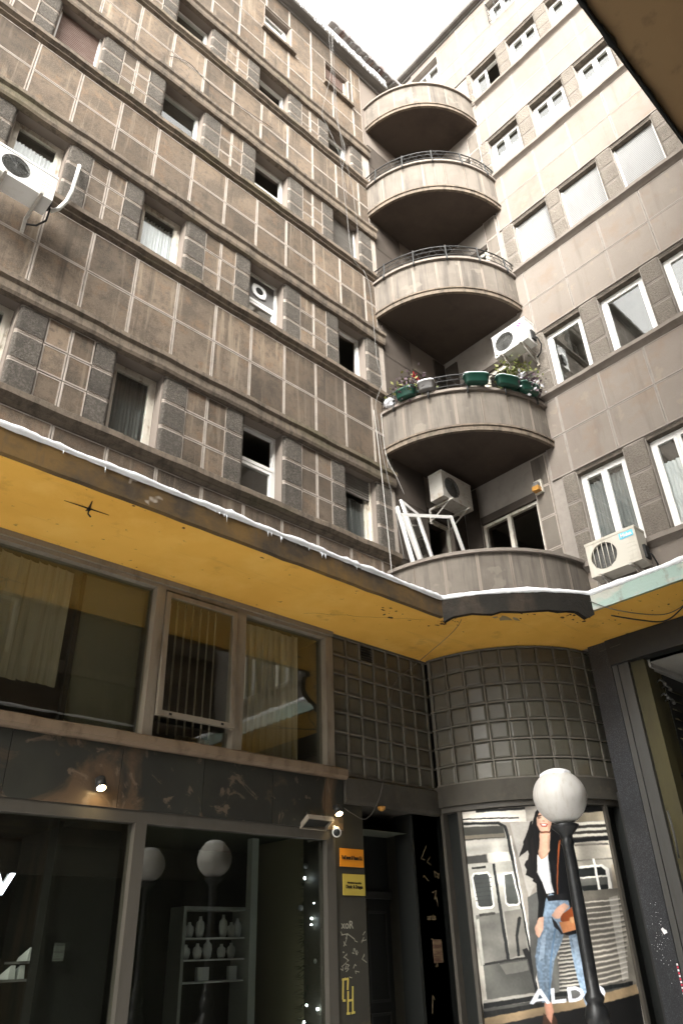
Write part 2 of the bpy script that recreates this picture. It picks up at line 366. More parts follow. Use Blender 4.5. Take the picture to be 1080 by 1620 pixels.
# ------------------------------------------------------------------ mesh builder
def Lw(a, n, z):            # left wall: a along the wall, n out of it
    return (a, 6.8 - n, z)
def Rw(a, n, z):            # right wall
    return (9.5 - n, a, z)
def Ow(a, n, z):            # wall opposite
    return (a, -0.85 + n, z)
def Id(x, y, z):
    return (x, y, z)
CX, CY = 9.5, 6.8           # inner corner of the building
DX, DY = 9.8, 6.8           # centre of the drum below
def pol(th, r, z, cx=CX, cy=CY):
    t = math.radians(th)
    return (cx + r * math.cos(t), cy + r * math.sin(t), z)

class MB:
    def __init__(s):
        s.v, s.f, s.m, s.sm = [], [], [], []
    def add(s, vs, fs, mi=0, smooth=False):
        b = len(s.v)
        s.v += [tuple(x) for x in vs]
        for f in fs:
            s.f.append(tuple(b + i for i in f))
            s.m.append(mi)
            s.sm.append(smooth)
    def box(s, W, a0, a1, n0, n1, z0, z1, mi=0):
        s.add([W(a, n, z) for z in (z0, z1) for n in (n0, n1) for a in (a0, a1)],
              [(0, 1, 3, 2), (4, 6, 7, 5), (0, 4, 5, 1), (2, 3, 7, 6), (0, 2, 6, 4), (1, 5, 7, 3)], mi)
    def ring(s, W, a0, a1, z0, z1, w, n0, n1, mi=0):     # rectangular frame
        s.box(W, a0, a0 + w, n0, n1, z0, z1, mi)
        s.box(W, a1 - w, a1, n0, n1, z0, z1, mi)
        s.box(W, a0 + w, a1 - w, n0, n1, z0, z0 + w, mi)
        s.box(W, a0 + w, a1 - w, n0, n1, z1 - w, z1, mi)
    def prism(s, W, prof, a0, a1, mi=0, steps=1, jit=None):   # profile [(n,z)] swept along a
        k = len(prof)
        vs, fs = [], []
        for i in range(steps + 1):
            a = a0 + (a1 - a0) * i / steps
            for (n, z) in prof:
                j = jit(a, n, z) if jit else (0, 0)
                vs.append(W(a, n + j[0], z + j[1]))
        for i in range(steps):
            for q in range(k):
                r = (q + 1) % k
                fs.append((i * k + q, i * k + r, (i + 1) * k + r, (i + 1) * k + q))
        fs.append(tuple(range(k)))
        fs.append(tuple(steps * k + q for q in range(k)))
        s.add(vs, fs, mi)
    def arc(s, th0, th1, r0, r1, z0, z1, n=8, mi=0, cx=CX, cy=CY, ths=None, mis=None, smooth=False):
        ths = ths or [th0 + (th1 - th0) * i / n for i in range(n + 1)]
        vs = []
        for t in ths:
            vs += [pol(t, r0, z0, cx, cy), pol(t, r1, z0, cx, cy), pol(t, r1, z1, cx, cy), pol(t, r0, z1, cx, cy)]
        b = len(s.v)
        s.v += vs
        K = len(ths)
        for i in range(K - 1):
            for q in range(4):
                r = (q + 1) % 4
                s.f.append((b + i * 4 + q, b + i * 4 + r, b + (i + 1) * 4 + r, b + (i + 1) * 4 + q))
                s.m.append(mis[i] if mis else mi)
                s.sm.append(False)
        for e in (0, K - 1):
            s.f.append(tuple(b + e * 4 + q for q in range(4)))
            s.m.append(mis[0] if mis else mi)
            s.sm.append(False)
    def tube(s, pts, r, k=6, mi=0, cap=True):
        pts = [Vector(p) for p in pts]
        n = len(pts)
        rr = r if isinstance(r, (list, tuple)) else [r] * n
        vs, fs = [], []
        ref = Vector((0.31, 0.17, 0.93))
        for i, p in enumerate(pts):
            t = (pts[min(i + 1, n - 1)] - pts[max(i - 1, 0)]).normalized()
            if abs(t.dot(ref)) > 0.95:
                ref = Vector((1, 0.2, 0.1))
            x = t.cross(ref).normalized()
            y = t.cross(x)
            for q in range(k):
                an = 2 * math.pi * q / k
                vs.append(p + (x * math.cos(an) + y * math.sin(an)) * rr[i])
        for i in range(n - 1):
            for q in range(k):
                w = (q + 1) % k
                fs.append((i * k + q, i * k + w, (i + 1) * k + w, (i + 1) * k + q))
        if cap:
            fs.append(tuple(range(k)))
            fs.append(tuple((n - 1) * k + q for q in range(k)))
        s.add(vs, fs, mi, True)
    def lathe(s, prof, k=24, mi=0, o=(0, 0, 0), smooth=True, fn=None):   # prof [(r,z)]
        vs, fs = [], []
        for (r, z) in prof:
            for q in range(k):
                an = 2 * math.pi * q / k
                v = (o[0] + r * math.cos(an), o[1] + r * math.sin(an), o[2] + z)
                vs.append(fn(v, an, r, z) if fn else v)
        for i in range(len(prof) - 1):
            for q in range(k):
                w = (q + 1) % k
                fs.append((i * k + q, i * k + w, (i + 1) * k + w, (i + 1) * k + q))
        fs.append(tuple(range(k)))
        fs.append(tuple((len(prof) - 1) * k + q for q in range(k)))
        s.add(vs, fs, mi, smooth)
    def sphere(s, c, r, k=12, mi=0, sq=1.0):
        prof = []
        for i in range(1, k):
            t = math.pi * i / k
            prof.append((r * math.sin(t), -r * sq * math.cos(t)))
        s.lathe(prof, k + 4, mi, c)
    def leaves(s, c, spread, n, size, seed, mi=0, mis=None):
        R = random.Random(seed)
        for _ in range(n):
            p = Vector((R.gauss(0, 1) * spread[0], R.gauss(0, 1) * spread[1], R.gauss(0, 1) * spread[2])) + Vector(c)
            d = Vector((R.uniform(-1, 1), R.uniform(-1, 1), R.uniform(-0.4, 1))).normalized()
            e = d.cross(Vector((R.uniform(-1, 1), R.uniform(-1, 1), R.uniform(-1, 1)))).normalized()
            L_ = size * R.uniform(0.6, 1.4)
            w = L_ * 0.3
            s.add([p, p + d * L_ * 0.5 + e * w, p + d * L_, p + d * L_ * 0.5 - e * w], [(0, 1, 2, 3)], R.choice(mis) if mis else mi)
    def mesh(s, name, shift=(0, 0, 0), fix=True):
        me = bpy.data.meshes.new(name)
        sx, sy, sz = shift
        me.from_pydata([(x - sx, y - sy, z - sz) for x, y, z in s.v], [], s.f)
        for p, mi, sm in zip(me.polygons, s.m, s.sm):
            p.material_index = mi
            p.use_smooth = sm
        if fix:
            bm = bmesh.new()
            bm.from_mesh(me)
            bmesh.ops.recalc_face_normals(bm, faces=bm.faces)
            bm.to_mesh(me)
            bm.free()
        me.update()
        return me

WLOC = {}
def link(o, parent=None, world=None):
    COL.objects.link(o)
    if parent is not None:
        o.parent = parent
        if world is not None:
            o.matrix_parent_inverse = Matrix.Translation(-Vector(WLOC[parent.name]))
    return o
def tag(o, label=None, cat=None, group=None, kind=None):
    if label: o['label'] = label
    if cat: o['category'] = cat
    if group: o['group'] = group
    if kind: o['kind'] = kind
    return o
def obj(name, mb, mats, parent=None, fix=True):
    """mesh given in world coordinates: one object, origin at its foot"""
    xs = [v[0] for v in mb.v]; ys = [v[1] for v in mb.v]; zs = [v[2] for v in mb.v]
    c = ((min(xs) + max(xs)) / 2, (min(ys) + max(ys)) / 2, min(zs))
    me = mb.mesh(name, c, fix)
    for M in (mats if isinstance(mats, (list, tuple)) else [mats]):
        me.materials.append(M)
    o = bpy.data.objects.new(name, me)
    o.location = c
    link(o, parent, True if parent is not None else None)
    WLOC[o.name] = c
    return o
def inst(name, me, loc, parent):
    o = bpy.data.objects.new(name, me)
    o.location = loc
    link(o, parent, True)
    WLOC[o.name] = loc
    return o
def empty(name, loc, rz=0.0):
    o = bpy.data.objects.new(name, None)
    o.location = loc
    o.rotation_euler = (0, 0, rz)
    o.empty_display_size = 0.2
    COL.objects.link(o)
    WLOC[o.name] = tuple(loc)
    return o
def lpart(name, mb, mats, parent, fix=True):
    """part given in its parent's own coordinates"""
    me = mb.mesh(name, (0, 0, 0), fix)
    for M in (mats if isinstance(mats, (list, tuple)) else [mats]):
        me.materials.append(M)
    o = bpy.data.objects.new(name, me)
    COL.objects.link(o)
    o.parent = parent
    return o

TXT = {}
def text_geo(body, size=1.0, bold=False):
    key = (body, size, bold)
    if key not in TXT:
        cu = bpy.data.curves.new('lettering', 'FONT')
        cu.body = body
        cu.size = size
        cu.extrude = 0.002
        cu.resolution_u = 3
        if bold:
            cu.offset = size * 0.02
        o = bpy.data.objects.new('lettering', cu)
        COL.objects.link(o)
        dg = bpy.context.evaluated_depsgraph_get()
        me = bpy.data.meshes.new_from_object(o.evaluated_get(dg))
        TXT[key] = ([tuple(v.co) for v in me.vertices], [tuple(p.vertices) for p in me.polygons])
        bpy.data.objects.remove(o)
        bpy.data.curves.remove(cu)
        bpy.data.meshes.remove(me)
    return TXT[key]
def put_text(mb, body, size, fn, mi=0, bold=False, fit=None):
    vs, fs = text_geo(body, size, bold)
    w = max(v[0] for v in vs)
    k = (fit / w) if fit else 1.0
    mb.add([fn(v[0] * k, v[1], v[2]) for v in vs], fs, mi)

for body, size, bold in (('W', 0.22, True), ('LG', 0.07, True), ('Midea', 0.075, True), ('Vodi Invest & Finance S.A.', 0.06, True),
                         ('Advokatska kancelarija', 0.03, False), ('Dunic & Dragas', 0.05, True), ('xoR', 0.11, False), ('H', 0.32, False),
                         ('artis', 0.09, False), ('EXIT', 0.1, True)):
    if body != 'EXIT':
        text_geo(body, size, bold)

# ================================================================== STRUCTURE
mb = MB()
mb.add([(-40, -30, 0), (45, -30, 0), (45, 45, 0), (-40, 45, 0)], [(0, 1, 2, 3)])
tag(obj('pavement', mb, M_PAVE, fix=False), kind='structure')
for y0_, y1_ in ((-3.0, 0.2), (5.6, 9.0)):  # unseen strips, added to tune reflections and bounce light below the canopies
    mb = MB()
    mb.box(Id, -14, 9.7, y0_, y1_, 0.002, 0.12)
    tag(obj('pavement', mb, M_PAVED), kind='structure')

BLD = empty('apartment_building', (9.5, 6.8, 0))
tag(BLD, 'tall weathered brown tiled apartment building with round corner balconies and ochre canopy over dark shops', 'building')

# ------------------------------------------------------------------ layout tables
ROWS_L = [  # sill top, strip top, lintel top, windows
    (6.87, 8.11, 8.39, [(-1.08, -0.42), (0.83, 1.49), (2.72, 3.37), (4.65, 5.33), (6.57, 7.22)]),
    (10.06, 11.25, 11.53, [(-1.08, -0.42), (0.86, 1.56), (2.73, 3.42), (4.64, 5.30), (6.54, 7.18)]),
    (13.08, 14.20, 14.48, [(-1.02, -0.32), (0.97, 1.65), (2.77, 3.50), (4.63, 5.36), (6.51, 7.18)]),
    (15.98, 16.95, 17.22, [(-1.02, -0.32), (0.98, 1.66), (2.76, 3.47), (4.63, 5.34), (6.46, 7.08)]),
]
ROWS_R = [
    (6.50, 8.11, [(3.72, 4.52), (2.53, 3.34), (1.35, 2.15), (0.15, 0.95)]),
    (9.81, 11.18, [(3.80, 4.54), (2.66, 3.45), (1.52, 2.32), (0.40, 1.20)]),
    (12.96, 14.28, [(3.87, 4.64), (2.76, 3.57), (1.66, 2.44), (0.50, 1.30)]),
    (15.97, 17.27, [(4.02, 4.79), (2.89, 3.68), (1.83, 2.58), (0.70, 1.50)]),
    (18.84, 20.10, [(4.12, 4.87), (3.04, 3.80), (1.95, 2.71), (0.85, 1.60)]),
]
SILL_H = 0.19
LXMIN, LEND = -1.75, 7.62       # left facade: tiled from .. to the recess
LEFT_ROOF, RIGHT_ROOF = 20.33, 22.45
RYMIN, REND = 0.0, 4.95
DOOR_L, DOOR_R = (8.45, 9.15), (5.30, 6.45)   # openings inside the balcony recess

def spans(lo, hi, holes):
    out, x = [], lo
    for a, b in sorted(holes):
        if a > x:
            out.append((x, a))
        x = max(x, b)
    if x < hi:
        out.append((x, hi))
    return out

# ------------------------------------------------------------------ masonry cores
T = 0.30
core = MB()
zprev = 5.26
for sill, top, lint, wins in ROWS_L:
    core.box(Lw, -12, 9.5, -T, 0, zprev, sill - 0.02)
    for a, b in spans(-12, 9.5, wins + [DOOR_L]):
        core.box(Lw, a, b, -T, 0, sill - 0.02, top)
    zprev = top
W5L = [(2.80, 3.44), (4.68, 5.36), (6.43, 7.10)]
core.box(Lw, -12, 9.5, -T, 0, zprev, 18.60)
for a, b in spans(-12, 9.5, W5L):
    core.box(Lw, a, b, -T, 0, 18.60, 19.52)
core.box(Lw, -12, 9.5, -T, 0, 19.52, LEFT_ROOF + 0.25)
core.box(Lw, -12, 9.8, -9, -T, LEFT_ROOF + 0.02, LEFT_ROOF + 0.2)
obj('wall', core, M_GROOVE, BLD)

core = MB()
zprev = 5.26
for sill, top, wins in ROWS_R:
    core.box(Rw, -9, 6.8, -T, 0, zprev, sill - 0.02)
    for a, b in spans(-9, 6.8, wins + ([DOOR_R] if sill < 18 else [])):
        core.box(Rw, a, b, -T, 0, sill - 0.02, top)
    zprev = top
W6R = [(5.70, 6.58), (3.30, 4.04)]
core.box(Rw, -9, 6.8, -T, 0, zprev, 21.2)
for a, b in spans(-9, 6.8, W6R):
    core.box(Rw, a, b, -T, 0, 21.2, 22.1)
core.box(Rw, -9, 6.8, -T, 0, 22.1, RIGHT_ROOF + 0.2)
core.box(Rw, 6.8, 15, -T, 0, 20.6, RIGHT_ROOF + 0.2)
core.box(Rw, -9, 15, -9, -T, RIGHT_ROOF, RIGHT_ROOF + 0.18)
obj('wall', core, M_RJOINT, BLD)

# dark rooms behind the windows, one shell for each storey and wing
for z0, z1 in ((6.0, 8.5), (9.2, 11.6), (12.2, 14.6), (15.2, 17.4), (18.2, 20.2)):
    mb = MB()
    mb.add([(-2.2, 7.12, z0), (9.4, 7.12, z0), (9.4, 9.3, z0), (-2.2, 9.3, z0), (-2.2, 7.12, z1), (9.4, 7.12, z1), (9.4, 9.3, z1), (-2.2, 9.3, z1)],
           [(0, 1, 2, 3), (4, 5, 6, 7), (2, 3, 7, 6), (0, 3, 7, 4), (1, 2, 6, 5)])
    obj('room', mb, M_ROOM, BLD, fix=False)
for z0, z1 in ((6.0, 8.3), (9.2, 11.4), (12.2, 14.5), (15.2, 17.5), (18.2, 20.3), (20.7, 22.4)):
    mb = MB()
    mb.add([(9.82, -0.5, z0), (9.82, 6.7, z0), (12, 6.7, z0), (12, -0.5, z0), (9.82, -0.5, z1), (9.82, 6.7, z1), (12, 6.7, z1), (12, -0.5, z1)],
           [(0, 1, 2, 3), (4, 5, 6, 7), (2, 3, 7, 6), (0, 3, 7, 4), (1, 2, 6, 5)])
    obj('room', mb, M_ROOM, BLD, fix=False)

# ------------------------------------------------------------------ tiles (each its own piece, alike ones share a mesh)
TILE_ME = {}
def tile_mesh(W, w, h, mats, margin=0.022, t=0.03, seed=0):
    key = (W.__name__, round(w, 3), round(h, 3), mats[0].name)
    if key in TILE_ME:
        return TILE_ME[key]
    o = Vector(W(0, 0, 0))
    def P(a, n, z):
        return Vector(W(a, n, z)) - o
    def rect(i, n):
        return [P(i, n, i), P(w - i, n, i), P(w - i, n, h - i), P(i, n, h - i)]
    rings = [rect(0, -0.004), rect(0, t - 0.005), rect(0.004, t), rect(margin, t), rect(margin + 0.005, t - 0.004)]
    mb = MB()
    vs = [v for r in rings for v in r]
    fs, ms = [], []
    for i in range(4):
        for q in range(4):
            r = (q + 1) % 4
            fs.append((i * 4 + q, i * 4 + r, (i + 1) * 4 + r, (i + 1) * 4 + q))
            ms.append(0 if i == 3 else 1)
    mb.add(vs, fs)
    mb.m = ms
    mb.add(rings[4], [(0, 1, 2, 3)], 0)
    me = mb.mesh('tile')
    for M in mats:
        me.materials.append(M)
    TILE_ME[key] = me
    return me
GAP = 0.008
def tile(W, name, a0, a1, z0, z1, mats, g=GAP):
    w, h = a1 - a0 - g, z1 - z0 - g
    jit = rnd.uniform(-0.0025, 0.0025)
    return inst(name, tile_mesh(W, w, h, mats), W(a0 + g / 2, jit, z0 + g / 2), BLD)

LM = (M_TILE, M_JOINT)
RM = (M_RTILE, M_RJOINT)
cols = [1.49 + 0.64 * k for k in range(-5, 10)]          # joints of the left spandrels
cols = [c for c in cols if c < 7.3] + [7.55]
def span_rows(z0, z1, n):
    return [(z0 + (z1 - z0) * i / n, z0 + (z1 - z0) * (i + 1) / n) for i in range(n)]
bands = [span_rows(5.56, 6.68, 1), span_rows(8.41, 9.86, 2), span_rows(11.55, 12.88, 2), span_rows(14.50, 15.78, 2)]
for rows in bands:
    for z0, z1 in rows:
        for a, b in zip(cols[:-1], cols[1:]):
            tile(Lw, 'wall_tile', a, b, z0, z1, LM)
for z0, z1 in ((17.24, 17.92), (17.92, 18.56), (18.56, 19.56), (19.56, 20.31)):
    for a, b in zip(cols[:-1], cols[1:]):
        if 18.5 < z0 < 19.5:
            for p, q in spans(a, b, [(x - 0.02, y + 0.02) for x, y in W5L if x < b and y > a]):
                if q - p > 0.1 and p >= a - 1e-6 and q <= b + 1e-6:
                    tile(Lw, 'wall_tile', p, q, z0, z1, LM)
        else:
            tile(Lw, 'wall_tile', a, b, z0, z1, LM)

# rough pilaster stones with a rounded arris on the window side
STONE_ME = {}
def stone_mesh(W, w, h, side, mats, t=0.034, rad=0.045, deep=0.10):
    key = (W.__name__, round(w, 3), round(h, 3), side, mats[0].name)
    if key in STONE_ME:
        return STONE_ME[key]
    o = Vector(W(0, 0, 0))
    pr = [(0, -deep)]
    for i in range(6):
        an = math.pi - math.pi / 2 * i / 5
        pr.append((rad + rad * math.cos(an), t - rad + rad * math.sin(an)))
    pr += [(w, t), (w, -0.01)]
    if side > 0:
        pr = [(w - a, n) for a, n in pr]
    mg = 0.027
    vs, fs, ms = [], [], []
    levels = [(0, 0.006), (0.006, 0.0), (mg, 0.0), (mg + 0.004, -0.006), (h - mg - 0.004, -0.006), (h - mg, 0.0), (h - 0.006, 0.0), (h, 0.006)]
    k = len(pr)
    for z, off in levels:
        for a, n in pr:
            nn = n
            if n > 0.0:
                nn = n - max(off, 0) + (0.010 if off < 0 else 0)
            vs.append(Vector(W(a, nn, z)) - o)
    for i in range(len(levels) - 1):
        for q in range(k):
            r = (q + 1) % k
            fs.append((i * k + q, i * k + r, (i + 1) * k + r, (i + 1) * k + q))
            ms.append(0 if i == 3 else 1)
    fs.append(tuple(range(k)))
    ms.append(1)
    fs.append(tuple((len(levels) - 1) * k + q for q in range(k)))
    ms.append(1)
    mb = MB()
    mb.add(vs, fs)
    mb.m = ms
    me = mb.mesh('stone')
    for M in mats:
        me.materials.append(M)
    STONE_ME[key] = me
    return me
def pilaster(W, a0, a1, z0, z1, side, mats, n=3):
    for p, q in span_rows(z0, z1, n):
        inst('rough_stone', stone_mesh(W, a1 - a0, q - p - 0.003, side, mats), W(a0, 0, p), BLD)

LS = (M_ROUGH, M_JOINT)
RS = (M_RROUGH, M_RJOINT)
for sill, top, lint, wins in ROWS_L:
    z0, z1 = sill + 0.015, top - 0.002
    for i, (a, b) in enumerate(wins):
        pilaster(Lw, b + 0.012, b + 0.33, z0, z1, -1, LS)
        pilaster(Lw, a - 0.29, a - 0.012, z0, z1, 1, LS)
        p0 = b + 0.335
        p1 = wins[i + 1][0] - 0.295 if i + 1 < len(wins) else None
        if p1:
            mid = (p0 + p1) / 2
            for q0, q1 in ((p0, mid), (mid, p1)):
                for t0, t1 in span_rows(z0, z1, 3):
                    tile(Lw, 'wall_tile', q0, q1, t0, t1, LM)
    p0 = wins[-1][1] + 0.335
    mb = MB()
    mb.box(Lw, p0, LEND + 0.03, 0, 0.03, z0, z1)
    obj('corner_strip', mb, M_JOINT, BLD)

# right wing slabs and stones
rcols = [4.90, 4.56, 3.76, 2.97, 2.17, 1.37, 0.57, -0.23]
rb = [span_rows(5.5, 6.40, 1), span_rows(8.12, 9.66, 2), span_rows(11.20, 12.80, 2), span_rows(14.30, 15.82, 2), span_rows(17.29, 18.70, 2)]
for k, rows in enumerate(rb):
    off = (0, 0, 0.09, 0.09, 0.12)[k]
    for z0, z1 in rows:
        cc = [4.95] + [c + off for c in rcols[1:]]
        for a, b in zip(cc[1:], cc[:-1]):
            tile(Rw, 'stone_slab', a, b, z0, z1, RM, 0.004)
for z0, z1 in ((20.12, 20.66), (20.66, 21.18), (21.18, 22.12), (22.12, 22.44)):
    for a, b in zip([-0.23, 0.57, 1.37, 2.17, 3.30, 4.04, 5.0, 5.70], [0.57, 1.37, 2.17, 3.30, 4.04, 5.0, 5.70, 6.58]):
        if 21 < z0 < 22 and (a, b) in ((3.30, 4.04), (5.70, 6.58)):
            continue
        tile(Rw, 'stone_slab', a, b, z0, z1, RM, 0.004)
for sill, top, wins in ROWS_R:
    for i, (a, b) in enumerate(wins):
        lo = wins[i + 1][1] if i + 1 < len(wins) else a - 0.3
        mid = (lo + a) / 2
        if a > 1.2:
            pilaster(Rw, lo + 0.012, a - 0.012, sill + 0.01, top - 0.002, 1, RS)
        if i == 0:
            pilaster(Rw, b + 0.012, min(b + 0.24, 4.97), sill + 0.01, top - 0.002, -1, RS)

# ------------------------------------------------------------------ ledges
def jit_ledge(seed):
    def f(a, n, z):
        s = math.sin(a * 5.3 + seed) * 0.5 + math.sin(a * 13.7 + seed * 2.1) * 0.3 + math.sin(a * 31 + seed) * 0.2
        return (s * 0.006 if n > 0.02 else 0, s * 0.005 if n > 0.02 else 0)
    return f
for i, (sill, top, lint, wins) in enumerate(ROWS_L):
    b0 = sill - SILL_H
    mb = MB()
    mb.prism(Lw, [(-T + 0.02, b0 + 0.02), (0.0, b0), (0.075, b0 + 0.035), (0.075, b0 + 0.06), (0.125, b0 + 0.10), (0.125, sill - 0.015), (0.11, sill), (-T + 0.02, sill + 0.01)],
             -12, LEND, steps=120, jit=jit_ledge(i))
    obj('sill_ledge', mb, M_LEDGE, BLD)
    mb = MB()
    mb.prism(Lw, [(-0.2, top), (0.09, top + 0.005), (0.105, top + 0.05), (0.105, top + 0.16), (0.14, top + 0.20), (0.14, lint - 0.015), (0.12, lint), (-0.2, lint + 0.005)],
             -12, LEND + 0.02, steps=120, jit=jit_ledge(i + 9))
    obj('lintel_ledge', mb, M_LEDGE, BLD)
for a, b in W5L:
    mb = MB()
    mb.prism(Lw, [(-0.2, 18.50), (0.11, 18.50), (0.12, 18.56), (0.10, 18.60), (-0.2, 18.61)], a - 0.09, b + 0.13, steps=8, jit=jit_ledge(a))
    obj('window_sill', mb, M_LEDGE, BLD)
for i, (sill, top, wins) in enumerate(ROWS_R):
    b0 = sill - 0.15
    mb = MB()
    mb.prism(Rw, [(-T + 0.02, b0), (0.03, b0), (0.06, b0 + 0.03), (0.12, b0 + 0.07), (0.12, sill - 0.012), (0.105, sill), (-T + 0.02, sill + 0.008)],
             -9, 4.86, steps=80, jit=jit_ledge(i + 20))
    obj('sill_ledge', mb, M_RLEDGE, BLD)
    # flush head above the window strip
    mb = MB()
    for a, b in wins:
        mb.box(Rw, a, b, -T + 0.01, -0.004, top - 0.058, top - 0.004)
    obj('window_head', mb, M_HEAD, BLD)

# ------------------------------------------------------------------ windows
def pane(W, win, a0, a1, z0, z1, n, M=None):
    mb = MB()
    mb.box(W, a0, a1, n - 0.003, n, z0, z1)
    return obj('pane', mb, M or M_GLASS, win)
def curtain(W, win, a0, a1, z0, z1, n, M=None, k=40, amp=0.02):
    mb = MB()
    vs, fs = [], []
    for i in range(k + 1):
        a = a0 + (a1 - a0) * i / k
        nn = n + amp * math.sin(i * 1.9) + amp * 0.5 * math.sin(i * 0.7 + a0)
        vs += [W(a, nn, z0), W(a, nn, z1)]
    for i in range(k):
        fs.append((2 * i, 2 * i + 2, 2 * i + 3, 2 * i + 1))
    mb.add(vs, fs, 0, True)
    return obj('curtain', mb, M or M_CURT, win, fix=False)
def cover_sheet(W, win, a0, a1, z0, z1, n, M, pitch=0.042):
    mb = MB()
    prof = [(n - 0.02, z1)]
    k = max(2, int((z1 - z0) / pitch))
    for i in range(k):
        t = z1 - (z1 - z0) * i / k
        u = z1 - (z1 - z0) * (i + 1) / k
        prof += [(n - 0.004, t - 0.002), (n + 0.004, t - (t - u) * 0.35), (n + 0.003, t - (t - u) * 0.75), (n - 0.006, u + 0.003)]
    prof += [(n - 0.02, z0)]
    mb.prism(W, prof, a0, a1)
    return obj('roller_shutter', mb, M, win)
def window(W, a0, a1, z0, z1, fr=None, leaves=1, transom=None, sh=0.0, shM=None, cur=None, d=0.15, w=0.045, openleaf=None, noglass=(), sash=True, box=False, parent=None, curM=None):
    fr = fr or M_OLDWHITE
    mb = MB()
    mb.ring(W, a0 + 0.004, a1 - 0.004, z0 + 0.004, z1 - 0.004, w, -d - 0.07, -d)
    zt = z0 + (z1 - z0) * transom if transom else None
    if zt:
        mb.box(W, a0 + w, a1 - w, -d - 0.06, -d + 0.012, zt - 0.028, zt + 0.028)
    if box:
        mb.box(W, a0 + 0.004, a1 - 0.004, -d + 0.002, -d + 0.04, z1 - 0.20, z1 - 0.005)
    win = obj('window', mb, fr, parent or BLD)
    zr = [(z0 + w, zt - 0.028), (zt + 0.028, z1 - w)] if zt else [(z0 + w, z1 - w)]
    for j, (p, q) in enumerate(zr):
        for i in range(leaves):
            b0 = a0 + w + (a1 - a0 - 2 * w) * i / leaves + 0.003
            b1 = a0 + w + (a1 - a0 - 2 * w) * (i + 1) / leaves - 0.003
            if (i, j) in noglass:
                continue
            if openleaf == i and j == 0:
                # a leaf swung inwards on its outer stile
                an = math.radians(62)
                hinge = b0 if i == 0 else b1
                sg = 1 if i == 0 else -1
                L_ = b1 - b0
                def sw(a, n, z, hinge=hinge, sg=sg, an=an):
                    u = (a - hinge) * sg
                    return W(hinge + sg * (u * math.cos(an)), -d - 0.03 - u * math.sin(an) + n * math.cos(an), z)
                mb = MB()
                mb.ring(sw, min(b0, b1), max(b0, b1), p + 0.003, q - 0.003, 0.05, -0.02, 0.02)
                lf = obj('casement', mb, fr, win)
                mb = MB()
                mb.box(sw, b0 + 0.05, b1 - 0.05, -0.002, 0.002, p + 0.05, q - 0.05)
                obj('pane', mb, M_GLASS, win)
                continue
            if sash:
                mb = MB()
                mb.ring(W, b0, b1, p + 0.003, q - 0.003, 0.05, -d - 0.045, -d + 0.006)
                obj('casement', mb, fr, win)
                pane(W, win, b0 + 0.045, b1 - 0.045, p + 0.045, q - 0.045, -d - 0.02)
            else:
                pane(W, win, b0, b1, p, q, -d - 0.03)
    if sh:
        cover_sheet(W, win, a0 + 0.035, a1 - 0.035, z1 - (z1 - z0) * sh, z1 - 0.006, -d + 0.045, shM or M_SHUTG)
        for g0, g1 in ((a0 + 0.003, a0 + 0.034), (a1 - 0.034, a1 - 0.003)):
            mb = MB()
            mb.box(W, g0, g1, -d + 0.002, -d + 0.06, z0 + 0.01, z1 - 0.006)
            obj('shutter_guide', mb, M_WHITE if shM is M_SHUT else fr, win)
    if cur:
        curtain(W, win, a0 + 0.05, a1 - 0.05, z0 + 0.05, z0 + (z1 - z0) * cur, -d - 0.09, curM)
    return win

def strip(row):
    s, t, l, w = ROWS_L[row]
    return s + 0.012, t, w
z0, z1, w = strip(0)
window(Lw, *w[0], z0, z1)
window(Lw, *w[1], z0, z1, fr=M_OLDWHITE)
window(Lw, *w[2], z0, z1, d=0.17, cur=0.93, curM=M_GAUZE)
window(Lw, *w[3], z0, z1, transom=0.52, noglass=((0, 1),), fr=M_WHITE)
window(Lw, *w[4], z0, z1, sh=0.30, shM=M_SHUTG, cur=0.7, curM=M_GAUZE)
z0, z1, w = strip(1)
window(Lw, *w[0], z0, z1)
window(Lw, *w[1], z0, z1, cur=0.78)
window(Lw, *w[2], z0, z1, cur=0.85)
fanwin = window(Lw, *w[3], z0, z1, transom=0.48, fr=M_WHITE, noglass=((0, 1),))
window(Lw, *w[4], z0, z1, fr=M_WHITE, noglass=((0, 0),))
z0, z1, w = strip(2)
window(Lw, *w[0], z0, z1)
window(Lw, *w[1], z0, z1, sh=0.78, shM=M_SHUTB, fr=M_WHITE)
window(Lw, *w[2], z0, z1, fr=M_WHITE, sash=False)
window(Lw, *w[3], z0, z1, fr=M_WHITE, transom=0.40, noglass=((0, 1),))
window(Lw, *w[4], z0, z1, sh=0.92, shM=M_SHUTG, fr=M_WHITE)
z0, z1, w = strip(3)
window(Lw, *w[0], z0, z1)
window(Lw, *w[1], z0, z1, cur=0.8)
window(Lw, *w[2], z0, z1, fr=M_WHITE, sash=False)
window(Lw, *w[3], z0, z1, fr=M_WHITE, transom=0.50, noglass=((0, 1),))
window(Lw, *w[4], z0, z1, fr=M_WHITE, cur=0.5)
for i, (a, b) in enumerate(W5L):
    window(Lw, a, b, 18.61, 19.515, fr=M_WHITE if i != 2 else M_OLDWHITE, transom=0.62, sh=(0, 0, 0.45)[i], shM=M_SHUTB, d=0.12)

